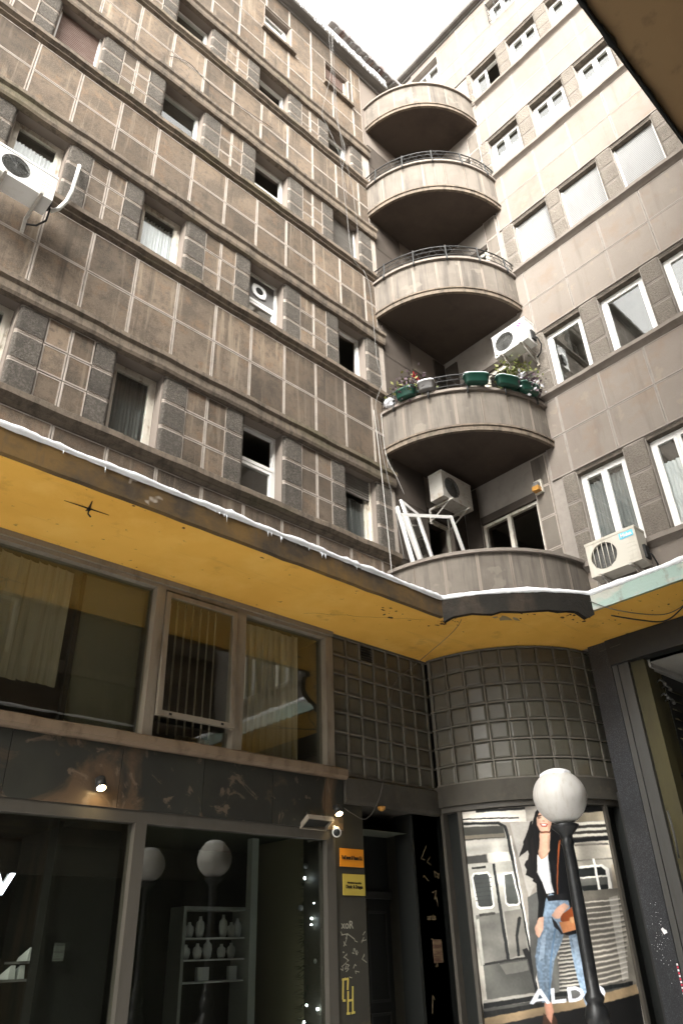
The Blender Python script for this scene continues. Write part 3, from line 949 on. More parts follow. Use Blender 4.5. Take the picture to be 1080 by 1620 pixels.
# vent plate in the upper light of one left-hand window
s, t, w = strip(1)
a, b = w[3]
zt = s + (t - s) * 0.48
mb = MB()
mb.box(Lw, a + 0.05, b - 0.05, -0.19, -0.183, zt + 0.03, t - 0.05)
obj('blanking_board', mb, M_GREYPL, fanwin)
mb = MB()
cx, cz = a + 0.30, zt + 0.30
ov = [(math.cos(q * math.pi / 8), math.sin(q * math.pi / 8)) for q in range(16)]
mb.add([Lw(cx + x * 0.145 * (1.12 if k % 4 == 2 else 1), -0.178, cz + y * 0.145 * (1.12 if k % 4 == 2 else 1)) for k, (x, y) in enumerate(ov)], [tuple(range(16))])
mb.add([Lw(cx + x * 0.145 * (1.12 if k % 4 == 2 else 1), -0.160, cz + y * 0.145 * (1.12 if k % 4 == 2 else 1)) for k, (x, y) in enumerate(ov)], [tuple(range(16))])
for k in range(16):
    x0, y0 = ov[k]; x1, y1 = ov[(k + 1) % 16]
    f0 = 1.12 if k % 4 == 2 else 1; f1 = 1.12 if (k + 1) % 4 == 2 else 1
    mb.add([Lw(cx + x0 * 0.145 * f0, -0.178, cz + y0 * 0.145 * f0), Lw(cx + x1 * 0.145 * f1, -0.178, cz + y1 * 0.145 * f1),
            Lw(cx + x1 * 0.145 * f1, -0.160, cz + y1 * 0.145 * f1), Lw(cx + x0 * 0.145 * f0, -0.160, cz + y0 * 0.145 * f0)], [(0, 1, 2, 3)])
obj('vent_plate', mb, M_PAINTW, fanwin)
mb = MB()
mb.add([Lw(cx + x * 0.075, -0.157, cz + y * 0.075) for x, y in ov], [tuple(range(16))])
mb.add([Lw(cx + x * 0.050, -0.150, cz + y * 0.050) for x, y in ov], [tuple(range(16))])
for k in range(16):
    x0, y0 = ov[k]; x1, y1 = ov[(k + 1) % 16]
    mb.add([Lw(cx + x0 * 0.075, -0.157, cz + y0 * 0.075), Lw(cx + x1 * 0.075, -0.157, cz + y1 * 0.075), Lw(cx + x1 * 0.05, -0.150, cz + y1 * 0.05), Lw(cx + x0 * 0.05, -0.150, cz + y0 * 0.05)], [(0, 1, 2, 3)])
obj('vent_outlet', mb, M_BLACK, fanwin)

# right wing windows
s, t, w = ROWS_R[0]
for i, (a, b) in enumerate(w):
    window(Rw, a, b, s + 0.01, t - 0.06, fr=M_WHITE, leaves=2, d=0.10, w=0.05, cur=(0.9, 0.75, 0.9, None)[i], curM=(M_GAUZE, M_CURT, M_GAUZE, None)[i])
s, t, w = ROWS_R[1]
for i, (a, b) in enumerate(w):
    window(Rw, a, b, s + 0.01, t - 0.06, fr=M_WHITE, d=0.11, w=0.055)
s, t, w = ROWS_R[2]
for i, (a, b) in enumerate(w):
    window(Rw, a, b, s + 0.01, t - 0.06, fr=M_WHITE, sh=(0.995, 0.995, 0.88, 1.0)[i], shM=M_SHUT, d=0.14)
s, t, w = ROWS_R[3]
for i, (a, b) in enumerate(w):
    window(Rw, a, b, s + 0.01, t - 0.06, fr=M_WHITE, leaves=2, d=0.14, cur=0.72)
s, t, w = ROWS_R[4]
for i, (a, b) in enumerate(w):
    window(Rw, a, b, s + 0.01, t - 0.06, fr=M_WHITE, leaves=2, d=0.14, cur=0.72 if i else None, openleaf=0 if i == 0 else None)
for i, (a, b) in enumerate(W6R):
    gw = window(Rw, a, b, 21.21, 22.09, fr=M_WHITE, leaves=2, d=0.12, cur=0.7)
    if i == 1:   # wire window guard
        mb = MB()
        for k in range(4):
            aa = a + 0.02 + (b - a - 0.04) * k / 3
            mb.tube([Rw(aa, 0.10, 21.1), Rw(aa, 0.10, 22.05), Rw(aa, 0.0, 22.1)], 0.008)
        for k in range(4):
            zz = 21.15 + 0.28 * k
            mb.tube([Rw(a + 0.02, 0.0, zz), Rw(a + 0.02, 0.10, zz), Rw(b - 0.02, 0.10, zz), Rw(b - 0.02, 0.0, zz)], 0.007)
        obj('window_guard', mb, M_DARK, gw)

# openings at the back of the balconies
for r, (sill, top, lint, wins) in enumerate(ROWS_L):
    z0_, z1_ = sill - 0.01, top - 0.14
    window(Lw, *DOOR_L, z0_, z1_, fr=M_OLDWHITE, d=0.06, noglass=((0, 0),) if r == 0 else ())
    mb = MB()
    mb.box(Lw, DOOR_L[0], DOOR_L[1], -T, 0, top - 0.14, top)
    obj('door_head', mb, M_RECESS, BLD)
for r in range(4):
    s, t, w = ROWS_R[r]
    hd = (7.97, 11.06, 14.16, 17.15)[r]
    mb = MB()
    mb.box(Rw, DOOR_R[0], DOOR_R[1], -T, -0.003, hd, t)
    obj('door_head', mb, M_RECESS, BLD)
    window(Rw, *DOOR_R, s, hd, fr=M_OLDWHITE, leaves=2, d=0.05, w=0.05, noglass=((0, 0), (1, 0)) if r == 0 else ())
    mb = MB()
    mb.box(Rw, DOOR_R[0] + 0.57, DOOR_R[0] + 0.64, -0.11, -0.04, s + 0.05, hd - 0.05)
    obj('mullion', mb, M_OLDWHITE, BLD)
# plaster skin inside the recess, laid as large blocks
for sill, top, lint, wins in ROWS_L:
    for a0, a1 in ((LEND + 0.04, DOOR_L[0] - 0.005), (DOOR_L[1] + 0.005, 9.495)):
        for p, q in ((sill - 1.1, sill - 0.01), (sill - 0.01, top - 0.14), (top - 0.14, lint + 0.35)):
            tile(Lw, 'recess_block', a0, a1, p, q, (M_RECESS, M_RECESS), 0.006)
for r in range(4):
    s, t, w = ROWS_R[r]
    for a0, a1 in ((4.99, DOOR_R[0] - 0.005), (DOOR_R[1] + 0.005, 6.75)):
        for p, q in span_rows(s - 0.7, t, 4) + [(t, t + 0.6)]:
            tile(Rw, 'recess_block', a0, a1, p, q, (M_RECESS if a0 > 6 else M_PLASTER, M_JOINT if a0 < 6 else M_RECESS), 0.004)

# ------------------------------------------------------------------ balconies
def balcony(zb, zt, r, rail=True, lipped=True, th0=180.0, th1=270.0):
    mb = MB()
    n = 36
    ths = [th0 + (th1 - th0) * i / n for i in range(n + 1)]
    top = [pol(t, r - 0.02, zb + 0.16) for t in ths] + [(CX - 0.005, CY - 0.005, zb + 0.16)]
    bot = [pol(t, r - 0.02, zb) for t in ths] + [(CX - 0.005, CY - 0.005, zb)]
    k = len(top)
    mb.add(top + bot, [tuple(range(k)), tuple(range(2 * k - 1, k - 1, -1))] + [(i, (i + 1) % k, k + (i + 1) % k, k + i) for i in range(k)])
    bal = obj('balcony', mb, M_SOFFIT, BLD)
    np_ = 7
    for i in range(np_):
        a = th0 + (th1 - th0) * i / np_ + 0.08
        b = th0 + (th1 - th0) * (i + 1) / np_ - 0.08
        mg = math.degrees(0.02 / r)
        th = [a, a + mg] + [a + mg + (b - a - 2 * mg) * q / 6 for q in range(1, 6)] + [b - mg, b]
        mb = MB()
        mb.arc(0, 0, r - 0.11, r, zb + 0.10, zt - 0.05, ths=th, mis=[1] + [0] * (len(th) - 3) + [1])
        obj('parapet_panel', mb, [M_PLASTER, M_PJOINT], bal)
    mb = MB()
    mb.arc(th0, th1, r - 0.13, r - 0.01, zb + 0.1, zt - 0.06, n=n)
    obj('parapet_core', mb, M_GROOVE, bal)
    if lipped:
        mb = MB()
        mb.arc(th0, th1, r - 0.03, r + 0.025, zb - 0.015, zb + 0.075, n=n)
        mb.arc(th0, th1, r - 0.03, r + 0.045, zb + 0.075, zb + 0.11, n=n)
        obj('bottom_moulding', mb, M_LEDGE, bal)
    mb = MB()
    mb.arc(th0, th1, r - 0.15, r + 0.05, zt - 0.05, zt, n=n)
    obj('coping', mb, M_RLEDGE, bal)
    if rail:
        mb = MB()
        for h, rad in ((0.30, 0.013), (0.20, 0.006), (0.08, 0.008)):
            mb.tube([pol(th0 + 1 + (th1 - th0 - 2) * i / 40, r + 0.02, zt + h) for i in range(41)], rad)
        k = 36
        mb.tube([pol(th0 + 1 + (th1 - th0 - 2) * i / k, r + 0.02, zt + (0.29 if i % 2 else 0.09)) for i in range(k + 1)], 0.005, 4)
        obj('railing', mb, M_DARK, bal)
        for i in range(5):
            t = th0 + 9 + (th1 - th0 - 18) * i / 4
            mb = MB()
            mb.tube([pol(t, r + 0.02, zt + 0.33), pol(t, r + 0.035, zt + 0.05), pol(t, r + 0.075, zt - 0.02), pol(t, r + 0.07, zt - 0.14)], 0.018)
            obj('rail_post', mb, M_DARK, bal)
    return bal
BALS = [balcony(5.60, 6.52, 2.10, rail=False), balcony(8.74, 9.60, 2.00), balcony(11.93, 12.85, 1.96), balcony(14.88, 15.84, 1.97), balcony(18.10, 19.02, 1.82, rail=False)]

# ------------------------------------------------------------------ roof edges
mb = MB()
mb.prism(Lw, [(0, LEFT_ROOF), (0.23, LEFT_ROOF + 0.01), (0.25, LEFT_ROOF + 0.04), (0.25, LEFT_ROOF + 0.14), (0.22, LEFT_ROOF + 0.15), (-0.1, LEFT_ROOF + 0.2)], -12, 8.35, steps=20)
mb.box(Lw, -12, 8.3, 0.002, 0.05, LEFT_ROOF - 0.09, LEFT_ROOF - 0.002)
mb.box(Lw, -12, 8.3, 0.10, 0.125, LEFT_ROOF - 0.02, LEFT_ROOF + 0.02)
obj('cornice', mb, M_ROOF, BLD)
mb = MB()
mb.prism(Rw, [(0, RIGHT_ROOF), (0.17, RIGHT_ROOF + 0.01), (0.20, RIGHT_ROOF + 0.04), (0.20, RIGHT_ROOF + 0.16), (-0.1, RIGHT_ROOF + 0.2)], -9, 15, steps=20)
mb.box(Rw, -9, 15, 0.002, 0.06, RIGHT_ROOF - 0.08, RIGHT_ROOF - 0.002)
mb.box(Rw, -9, 15, 0.09, 0.11, RIGHT_ROOF - 0.02, RIGHT_ROOF + 0.02)
obj('cornice', mb, M_ROOF, BLD)
# corrugated terrace roof
mb = MB()
k = 46
vs, fs = [], []
for i in range(k + 1):
    x = 6.45 + 2.95 * i / k
    z = 21.06 + (0.03 if (i // 2) % 2 else 0.0)
    vs += [(x, 6.54, z), (x, 8.8, z + 0.25)]
for i in range(k):
    fs.append((2 * i, 2 * i + 2, 2 * i + 3, 2 * i + 1))
mb.add(vs, fs)
mb.add([(6.45, 6.50, 21.05), (9.4, 6.50, 21.05), (9.4, 6.50, 21.13), (6.45, 6.50, 21.13)], [(0, 1, 2, 3)])
mb.add([(6.45, 6.53, 21.05), (9.4, 6.53, 21.05), (9.4, 6.53, 21.13), (6.45, 6.53, 21.13)], [(3, 2, 1, 0)])
sh = obj('terrace_roof', mb, M_SHEET, BLD, fix=False)
mb = MB()
mb.box(Id, 6.6, 9.4, 7.9, 8.0, 20.5, 21.1)
obj('terrace_wall', mb, M_RLEDGE, sh)
for k in range(12):
    mb = MB()
    x = 6.62 + 0.25 * k
    mb.box(Id, x, x + 0.035, 6.56, 8.3, 20.99, 21.05)
    obj('rafter', mb, M_SHUTB if k % 4 == 1 else M_SHUT, sh)

# ------------------------------------------------------------------ canopy
ZS, ZC = 5.26, 5.45
CR = 2.85
edgeL = [(-12.0 + 0.63 * i, 5.50) for i in range(30)] + [(6.95, 5.50)]
edgeA = [pol(207.1 + (246.4 - 207.1) * i / 16, CR, 0)[:2] for i in range(17)]
edgeR = [(8.36, 4.16 - 0.4 * i) for i in range(0, 30)]
E0 = edgeA[0]; E1 = edgeA[-1]
edge = edgeL[:-1] + edgeA + edgeR[1:]
canopy = MB()
# soffit: sheet from the wall line to the edge (left run, corner fan, right run)
inner = [(x, 6.795) for x, y in edgeL[:-1]] + [(7.0 + 2.5 * min(1, i / 8.0), 6.795) if i <= 8 else (9.495, 6.795 - 2.6 * (i - 8) / 8.0) for i in range(17)] + [(9.495, y) for x, y in edgeR[1:]]
vs, fs = [], []
for (ex, ey), (ix, iy) in zip(edge, inner):
    vs += [(ex, ey, ZS), (ix, iy, ZS), (ex, ey, ZC), (ix, iy, ZC)]
for i in range(len(edge) - 1):
    a, b = 4 * i, 4 * (i + 1)
    fs += [(a, a + 1, b + 1, b), (a + 2, b + 2, b + 3, a + 3)]
canopy.add(vs, fs)
canopy.m = [i % 2 for i in range(len(fs))]
can = obj('canopy', canopy, [M_OCHRE, M_CTOP], BLD, fix=False)
def fascia(pts, M, z0, z1, wob=0.0, out=0.012, th=0.05, seed=0):
    mb = MB()
    R = random.Random(seed)
    vs, fs = [], []
    n = len(pts)
    for i, p in enumerate(pts):
        a = Vector(pts[max(i - 1, 0)]); b = Vector(pts[min(i + 1, n - 1)])
        t = (b - a).normalized()
        nr = Vector((t.y, -t.x))
        if nr.dot(Vector((-1, -1))) < 0:
            nr = -nr
        o = Vector(p) + nr * out
        q = Vector(p) - nr * th
        zz = z0 - abs(R.gauss(0, wob))
        vs += [(o.x, o.y, zz), (q.x, q.y, zz), (q.x, q.y, z1), (o.x, o.y, z1)]
    for i in range(n - 1):
        for k in range(4):
            r = (k + 1) % 4
            fs.append((4 * i + k, 4 * i + r, 4 * i + 4 + r, 4 * i + 4 + k))
    fs += [(0, 1, 2, 3), tuple(4 * (n - 1) + k for k in range(4))]
    mb.add(vs, fs)
    return obj('fascia', mb, M, can)
def dense(pts, step):
    out = []
    for p, q in zip(pts[:-1], pts[1:]):
        L_ = math.dist(p, q)
        k = max(1, int(L_ / step))
        out += [(p[0] + (q[0] - p[0]) * i / k, p[1] + (q[1] - p[1]) * i / k) for i in range(k)]
    return out + [pts[-1]]
fascia(dense(edgeL[:-1] + [E0], 0.2), M_FASCIA, ZS - 0.006, ZC + 0.05, 0.004, seed=1)
fascia(dense(edgeA, 0.13), M_FASCIAB, ZS - 0.004, ZC + 0.05, 0.03, out=0.02, seed=2)
fascia(dense([E1] + edgeR[1:], 0.2), M_FASCIAT, ZS + 0.02, ZC + 0.05, 0.004, seed=3)
# flaked paint and a crack on the soffit
R = random.Random(41)
M_FLAKE = mat('bared_render', (0.085, 0.05, 0.022), 0.95, 0.1, layers=[(20.0, 4, 0.45, 0.65, (0.16, 0.095, 0.04), 0.8)])
M_FLAKEP = mat('pale_bared_render', (0.34, 0.27, 0.16), 0.95, 0.1, layers=[(9.0, 5, 0.45, 0.65, (0.25, 0.19, 0.10), 0.8)])
def flakes(spots, M):
    mb = MB()
    for n_, (x, y, r) in enumerate(spots):
        k = R.randint(7, 11)
        a0 = R.uniform(0, 6)
        sx, sy = R.uniform(0.6, 1.6), R.uniform(0.4, 0.9)
        z = ZS - 0.002 - 0.0001 * (n_ % 12)
        pts = [(x + math.cos(a0 + 6.283 * q / k) * r * sx * R.uniform(0.45, 1.25), y + math.sin(a0 + 6.283 * q / k) * r * sy * R.uniform(0.45, 1.25)) for q in range(k)]
        mb.add([(px, py, z) for px, py in pts], [tuple(range(k))])
    tag(obj('paint_flakes', mb, M, can, fix=False), kind='stuff')
sp = []
for th_, n_ in ((208, 16), (243, 14), (228, 4)):
    for _ in range(n_):
        q = pol(th_ + R.gauss(0, 2.4), CR - 0.10 - abs(R.gauss(0, 0.12)), 0)
        sp.append((q[0], q[1], abs(R.gauss(0.012, 0.016)) + 0.005))
for _ in range(14):
    sp.append((6.4 + R.gauss(0, 0.18), 5.85 + R.gauss(0, 0.06), abs(R.gauss(0.008, 0.012)) + 0.004))
for _ in range(18):
    sp.append((R.uniform(2, 9), R.choice((5.62, 6.7)) + R.gauss(0, 0.05), abs(R.gauss(0.006, 0.008)) + 0.003))
for _ in range(16):
    sp.append((8.75 + R.gauss(0, 0.18), 3.5 + R.gauss(0, 0.35), abs(R.gauss(0.008, 0.010)) + 0.004))
sp = [q for q in sp if q[0] < 9.4]
flakes(sp, M_FLAKE)
flakes([(7.62, 5.02, 0.10), (7.75, 4.95, 0.07), (7.50, 5.08, 0.05)], M_FLAKEP)
mb = MB()
cp = [(5.5 + 0.09 * i, 6.5 - 0.052 * i + R.gauss(0, 0.012)) for i in range(16)]
for (x0_, y0_), (x1_, y1_) in zip(cp[:-1], cp[1:]):
    mb.add([(x0_, y0_ - 0.003, ZS - 0.0018), (x1_, y1_ - 0.003, ZS - 0.0018), (x1_, y1_ + 0.003, ZS - 0.0018), (x0_, y0_ + 0.003, ZS - 0.0018)], [(0, 1, 2, 3)])
tag(obj('crack', mb, M_FLAKE, can, fix=False), kind='stuff')
# snow lying along the canopy's edge
def snow_strip(pts, z, seed, r0=0.037):
    R = random.Random(seed)
    p3, rr = [], []
    ph = [R.uniform(0, 6) for _ in range(4)]
    for i, p in enumerate(pts):
        b = math.sin(i * 0.31 + ph[0]) * 0.35 + math.sin(i * 0.87 + ph[1]) * 0.2 + R.uniform(-0.12, 0.12)
        if R.random() < 0.03:
            b += 0.7
        r = r0 * (1 + 0.40 * b)
        p3.append((p[0], p[1], z + r * 0.55))
        rr.append(r)
    mb = MB()
    mb.tube(p3, rr, 9)
    mb.v = [(x + R.gauss(0, r0 * 0.05), y + R.gauss(0, r0 * 0.05), zz + R.gauss(0, r0 * 0.06)) for x, y, zz in mb.v]
    return mb
edge_d = dense(edge, 0.05)
tag(obj('snow', snow_strip(edge_d, ZC + 0.045, 5), M_SNOW), 'thin line of white snow lying along the canopy edge', 'snow', kind='stuff')

# ------------------------------------------------------------------ mezzanine windows of the left wing
MZ0, MZ1 = 3.52, 5.15
mull = [(-4.05, -3.93), (-2.15, -2.03), (-0.20, -0.08), (1.55, 1.64), (3.59, 3.70), (4.67, 4.80), (6.06, 6.18)]
mb = MB()
mb.box(Lw, -12, 6.19, -0.10, 0.03, MZ1, ZS - 0.004)
mb.box(Lw, -12, 6.19, 0.03, 0.055, MZ1 + 0.045, ZS - 0.004)
mezz = obj('mezzanine_window', mb, M_BEIGE, BLD)
for a, b in mull:
    mb = MB()
    mb.box(Lw, a, b, -0.10, 0.045, MZ0, MZ1)
    obj('mullion', mb, M_BEIGE, mezz)
mb = MB()
mb.prism(Lw, [(-0.12, 3.40), (0.10, 3.40), (0.13, 3.43), (0.13, 3.50), (0.10, 3.52), (-0.12, 3.525)], -12, 6.32, steps=60, jit=jit_ledge(3))
obj('sill', mb, M_RUSTSILL, mezz)
for (a, b) in zip(mull[:-1], mull[1:]):
    if abs(a[1] - 3.70) < 0.01:
        continue
    pane(Lw, mezz, a[1], b[0], MZ0, MZ1, -0.05, M_GLASSD)
# tilted opening sash in the middle light
def tilt(a, n, z):
    u = (5.12 - z)
    an = math.radians(-1.6)
    return Lw(a, 0.03 + n - u * math.sin(an) * 1.0, z)
mb = MB()
mb.ring(tilt, 3.71, 4.66, 3.74, 5.12, 0.055, -0.025, 0.025)
sash = obj('sash', mb, M_BEIGE, mezz)
mb = MB()
mb.box(tilt, 3.765, 4.605, -0.003, 0.003, 3.795, 5.065)
obj('pane', mb, M_GLASSD, mezz)
for a in (3.86, 4.50):
    mb = MB()
    mb.box(tilt, a - 0.015, a + 0.015, 0.026, 0.034, 3.755, 3.775)
    obj('latch', mb, M_BLACK, mezz)
pane(Lw, mezz, 3.70, 4.67, MZ0, 3.72, -0.05, M_GLASSD)
# vertical blinds: each slat its own piece
SLAT = {}
def slats(a0, a1, z0, z1, pitch, ang, y):
    n = int((a1 - a0) / pitch)
    for i in range(n):
        a = a0 + pitch * (i + 0.5)
        key = (round(z1 - z0, 2), round(ang, 2), round(pitch, 3))
        if key not in SLAT:
            mb = MB()
            w = pitch * 0.62
            c, s_ = math.cos(ang), math.sin(ang)
            pts = [(-w, 0.0), (-w * 0.5, 0.012), (0, 0.016), (w * 0.5, 0.012), (w, 0.0)]
            vs, fs = [], []
            for p, q in pts:
                x, yy = p * c - q * s_, p * s_ + q * c
                vs += [(x, yy, 0), (x, yy, z1 - z0)]
            for k in range(4):
                fs.append((2 * k, 2 * k + 2, 2 * k + 3, 2 * k + 1))
            mb.add(vs, fs, 0, True)
            me = mb.mesh('blind_slat', fix=False)
            me.materials.append(M_BLIND)
            SLAT[key] = me
        inst('blind_slat', SLAT[key], (a, y, z0 + rnd.uniform(-0.012, 0.012)), mezz)
slats(1.70, 2.80, 3.92, 5.16, 0.095, 0.35, 7.02)
slats(3.76, 4.64, 3.66, 5.16, 0.105, 0.95, 7.02)
slats(4.86, 5.88, 3.60, 5.16, 0.095, 0.22, 7.02)
mb = MB()
mb.box(Id, 2.88, 3.58, 7.00, 7.03, 3.60, 5.16)
obj('roller_screen', mb, mat('grey_screen', (0.16, 0.155, 0.12), 0.8, 0.1), mezz)
mb = MB()
mb.box(Id, 2.82, 2.87, 6.98, 7.04, 3.5, 5.16)
obj('blind_stile', mb, M_DARK, mezz)
for a0, a1 in ((4.20, 4.66), (4.85, 5.50)):
    for k in range(int((a1 - a0) / 0.058)):
        mb = MB()
        x = a0 + 0.058 * k
        mb.box(Id, x, x + 0.044, 7.08, 7.16, 3.42, 3.68)
        obj('radiator_rib', mb, M_RAD, mezz)
mb = MB()
y0, y1 = 6.95, 9.8
mb.add([(-12, y0, 3.40), (6.2, y0, 3.40), (6.2, y1, 3.40), (-12, y1, 3.40), (-12, y0, 5.22), (6.2, y0, 5.22), (6.2, y1, 5.22), (-12, y1, 5.22)],
       [(0, 1, 2, 3), (4, 5, 6, 7), (2, 3, 7, 6), (0, 3, 7, 4), (1, 2, 6, 5)])
obj('room', mb, M_ROOM, BLD, fix=False)

# ------------------------------------------------------------------ marble fascia, slab by slab
mb = MB()
mb.box(Lw, -12, 6.30, -0.10, 0.0, 2.80, 3.41)
obj('fascia_backing', mb, M_BLACK, BLD)
xs = [-4.2, -3.1, -2.0, -0.9, 0.2, 1.3, 2.35, 3.42, 4.35, 5.25, 6.02, 6.30]
for a, b in zip(xs[:-1], xs[1:]):
    mb = MB()
    mb.box(Lw, a + 0.003, b - 0.003, 0.0, 0.03 + rnd.uniform(0, 0.003), 2.83, 3.395)
    obj('marble_slab', mb, M_MARBLE, BLD)
# ------------------------------------------------------------------ shop fronts
mb = MB()
mb.box(Lw, -12, 6.17, -0.10, 0.02, 2.72, 2.83)
shop = obj('shop_front', mb, M_GREYFR, BLD)
for a, b in ((-2.2, -2.08), (0.6, 0.72), (3.635, 3.755), (6.035, 6.165)):
    mb = MB()
    mb.box(Lw, a, b, -0.10, 0.03, 0.12, 2.72)
    obj('mullion', mb, M_GREYFR, shop)
for a, b in ((-2.08, 0.6), (0.72, 2.28), (3.755, 6.035)):
    pane(Lw, shop, a, b, 0.15, 2.72, -0.04, M_GLASSD)
mb = MB()
mb.box(Lw, -12, 6.17, -0.12, 0.04, 0.0, 0.15)
obj('plinth', mb, M_GRANITE, shop)
# recessed doorway bay of the left shop
pane(Lw, shop, 2.28, 2.92, 0.15, 2.72, -0.04, M_GLASSD)
mb = MB()
mb.box(Id, 2.98, 3.60, 6.95, 7.12, 0.0, 2.66)
mb.box(Id, 2.96, 3.0, 6.90, 6.95, 0.0, 2.7)
obj('dark_door', mb, M_BLACK, shop)
pane(Lw, shop, 2.92, 3.635, 0.15, 2.72, -0.04, M_GLASSD)
# interiors
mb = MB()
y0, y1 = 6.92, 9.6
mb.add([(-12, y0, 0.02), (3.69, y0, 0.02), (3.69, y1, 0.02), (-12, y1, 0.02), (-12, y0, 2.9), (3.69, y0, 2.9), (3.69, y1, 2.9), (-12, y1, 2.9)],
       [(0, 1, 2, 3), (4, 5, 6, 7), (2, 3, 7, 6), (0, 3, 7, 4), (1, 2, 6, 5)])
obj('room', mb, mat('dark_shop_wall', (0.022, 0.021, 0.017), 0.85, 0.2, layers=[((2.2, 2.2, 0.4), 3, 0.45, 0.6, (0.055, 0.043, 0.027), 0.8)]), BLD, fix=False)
mb = MB()
mb.add([(3.71, y0, 0.02), (9.42, y0, 0.02), (9.42, y1, 0.02), (3.71, y1, 0.02), (3.71, y0, 2.9), (9.42, y0, 2.9), (9.42, y1, 2.9), (3.71, y1, 2.9)],
       [(0, 1, 2, 3), (4, 5, 6, 7), (2, 3, 7, 6), (0, 3, 7, 4), (1, 2, 6, 5)])
obj('room', mb, mat('jewellery_shop_wall', (0.085, 0.09, 0.07), 0.85, 0.2), BLD, fix=False)
mb = MB()
mb.box(Id, 6.45, 6.50, 7.5, 8.6, 0.02, 2.88)
obj('partition', mb, M_CREAM, BLD)
mb = MB()
mb.box(Id, 5.98, 6.08, 8.1, 8.2, 0.02, 2.88)
obj('column', mb, M_COLUMN, BLD)

# ------------------------------------------------------------------ coffered wall beside the entrance
ROWZ = [5.235 - 0.2515 * i for i in range(8)]
COLX = [6.20 + 0.2585 * i for i in range(8)]
mb = MB()
mb.box(Lw, 6.185, 8.08, -0.25, -0.03, 3.40, ZS - 0.003)
obj('wall', mb, M_COFRIB, BLD)
mb = MB()
for x in COLX:
    mb.box(Lw, x - 0.010, x + 0.010, -0.032, 0.010, 3.445, 5.25)
for z in ROWZ:
    mb.box(Lw, 6.19, 8.07, -0.032, 0.013, z - 0.010, z + 0.010)
obj('coffer_lattice', mb, M_COFRIB, BLD)
def coffer_mesh_flat(w, h):
    me_ = TILE_ME.get(('cof', w, h))
    if me_:
        return me_
    mb = MB()
    rings = [(0, -0.035), (0.0, -0.02), (0.03, -0.004), (0.05, -0.002)]
    vs, fs = [], []
    for i, n in rings:
        vs += [(i, -n, i), (w - i, -n, i), (w - i, -n, h - i), (i, -n, h - i)]
    for i in range(3):
        for q in range(4):
            r = (q + 1) % 4
            fs.append((i * 4 + q, i * 4 + r, (i + 1) * 4 + r, (i + 1) * 4 + q))
    fs.append((12, 13, 14, 15))
    mb.add(vs, fs)
    me_ = mb.mesh('coffer')
    me_.materials.append(M_COFFER)
    TILE_ME[('cof', w, h)] = me_
    return me_
for i in range(7):
    for j in range(7):
        if (i, j) == (2, 0):
            mb = MB()
            for k in range(6):
                z = ROWZ[1] + 0.03 + k * 0.036
                mb.prism(Lw, [(-0.03, z), (0.005, z - 0.012), (0.005, z - 0.004), (-0.03, z + 0.012)], COLX[i] + 0.02, COLX[i + 1] - 0.02)
            obj('vent_louvre', mb, M_BLACK, BLD)
            continue
        inst('coffer', coffer_mesh_flat(0.2365, 0.2295), Lw(COLX[i] + 0.011, 0, ROWZ[j + 1] + 0.011), BLD)
mb = MB()
mb.box(Id, 7.55, 12.0, 6.86, 7.15, 0.0, 5.6)
mb.box(Id, 9.62, 9.9, 4.66, 6.86, 0.0, 5.6)
obj('wall', mb, M_BLACK, BLD)
# lintel over the entrance
mb = MB()
mb.prism(Lw, [(-0.5, 3.13), (0.06, 3.13), (0.075, 3.17), (0.075, 3.42), (0.05, 3.445), (-0.2, 3.45)], 6.32, 8.06, steps=10, jit=jit_ledge(4))
obj('lintel', mb, M_BAND, BLD)

# entrance: jambs, door, dark inner wall
M_JAMB = mat('grimy_jamb_stone', (0.033, 0.031, 0.024), 0.6, 0.3, layers=[(1.6, 4, 0.45, 0.7, (0.023, 0.021, 0.015), 0.8), (2.2, 8, 0.62, 0.68, (0.066, 0.050, 0.028), 0.5, 1.8), ((1, 1, 0.6), 3, 0.5, 0.75, (0.047, 0.040, 0.021), 0.6)], bump=[(14, 4, 0.1, 0.01)])
mb = MB()
mb.box(Lw, 6.18, 6.63, -0.55, 0.012, 0.0, 3.13)
jamb = obj('entrance_jamb', mb, M_JAMB, BLD)
mb = MB()
mb.box(Lw, 7.60, 8.06, -0.55, -0.06, 0.0, 3.13)
jamb2 = obj('entrance_jamb', mb, M_JAMB, BLD)
mb = MB()
mb.box(Lw, 6.63, 7.60, -0.62, -0.55, 0.0, 3.13)
door = obj('entrance_door', mb, M_BLACK, BLD)
for a0, a1 in ((6.66, 7.10), (7.13, 7.57)):
    for z0_, z1_ in ((0.2, 1.0), (1.1, 2.05)):
        mb = MB()
        mb.ring(Lw, a0 + 0.05, a1 - 0.05, z0_, z1_, 0.03, -0.55, -0.535)
        obj('door_moulding', mb, M_DARK, door)
mb = MB()
mb.box(Lw, 6.63, 7.60, -0.545, -0.50, 2.18, 2.26)
obj('transom_bar', mb, M_DARK, door)

mb = MB()
mb.box(Lw, 6.20, 8.05, -0.75, -0.52, 3.08, 3.42)
obj('door_head', mb, M_MATTE, BLD)
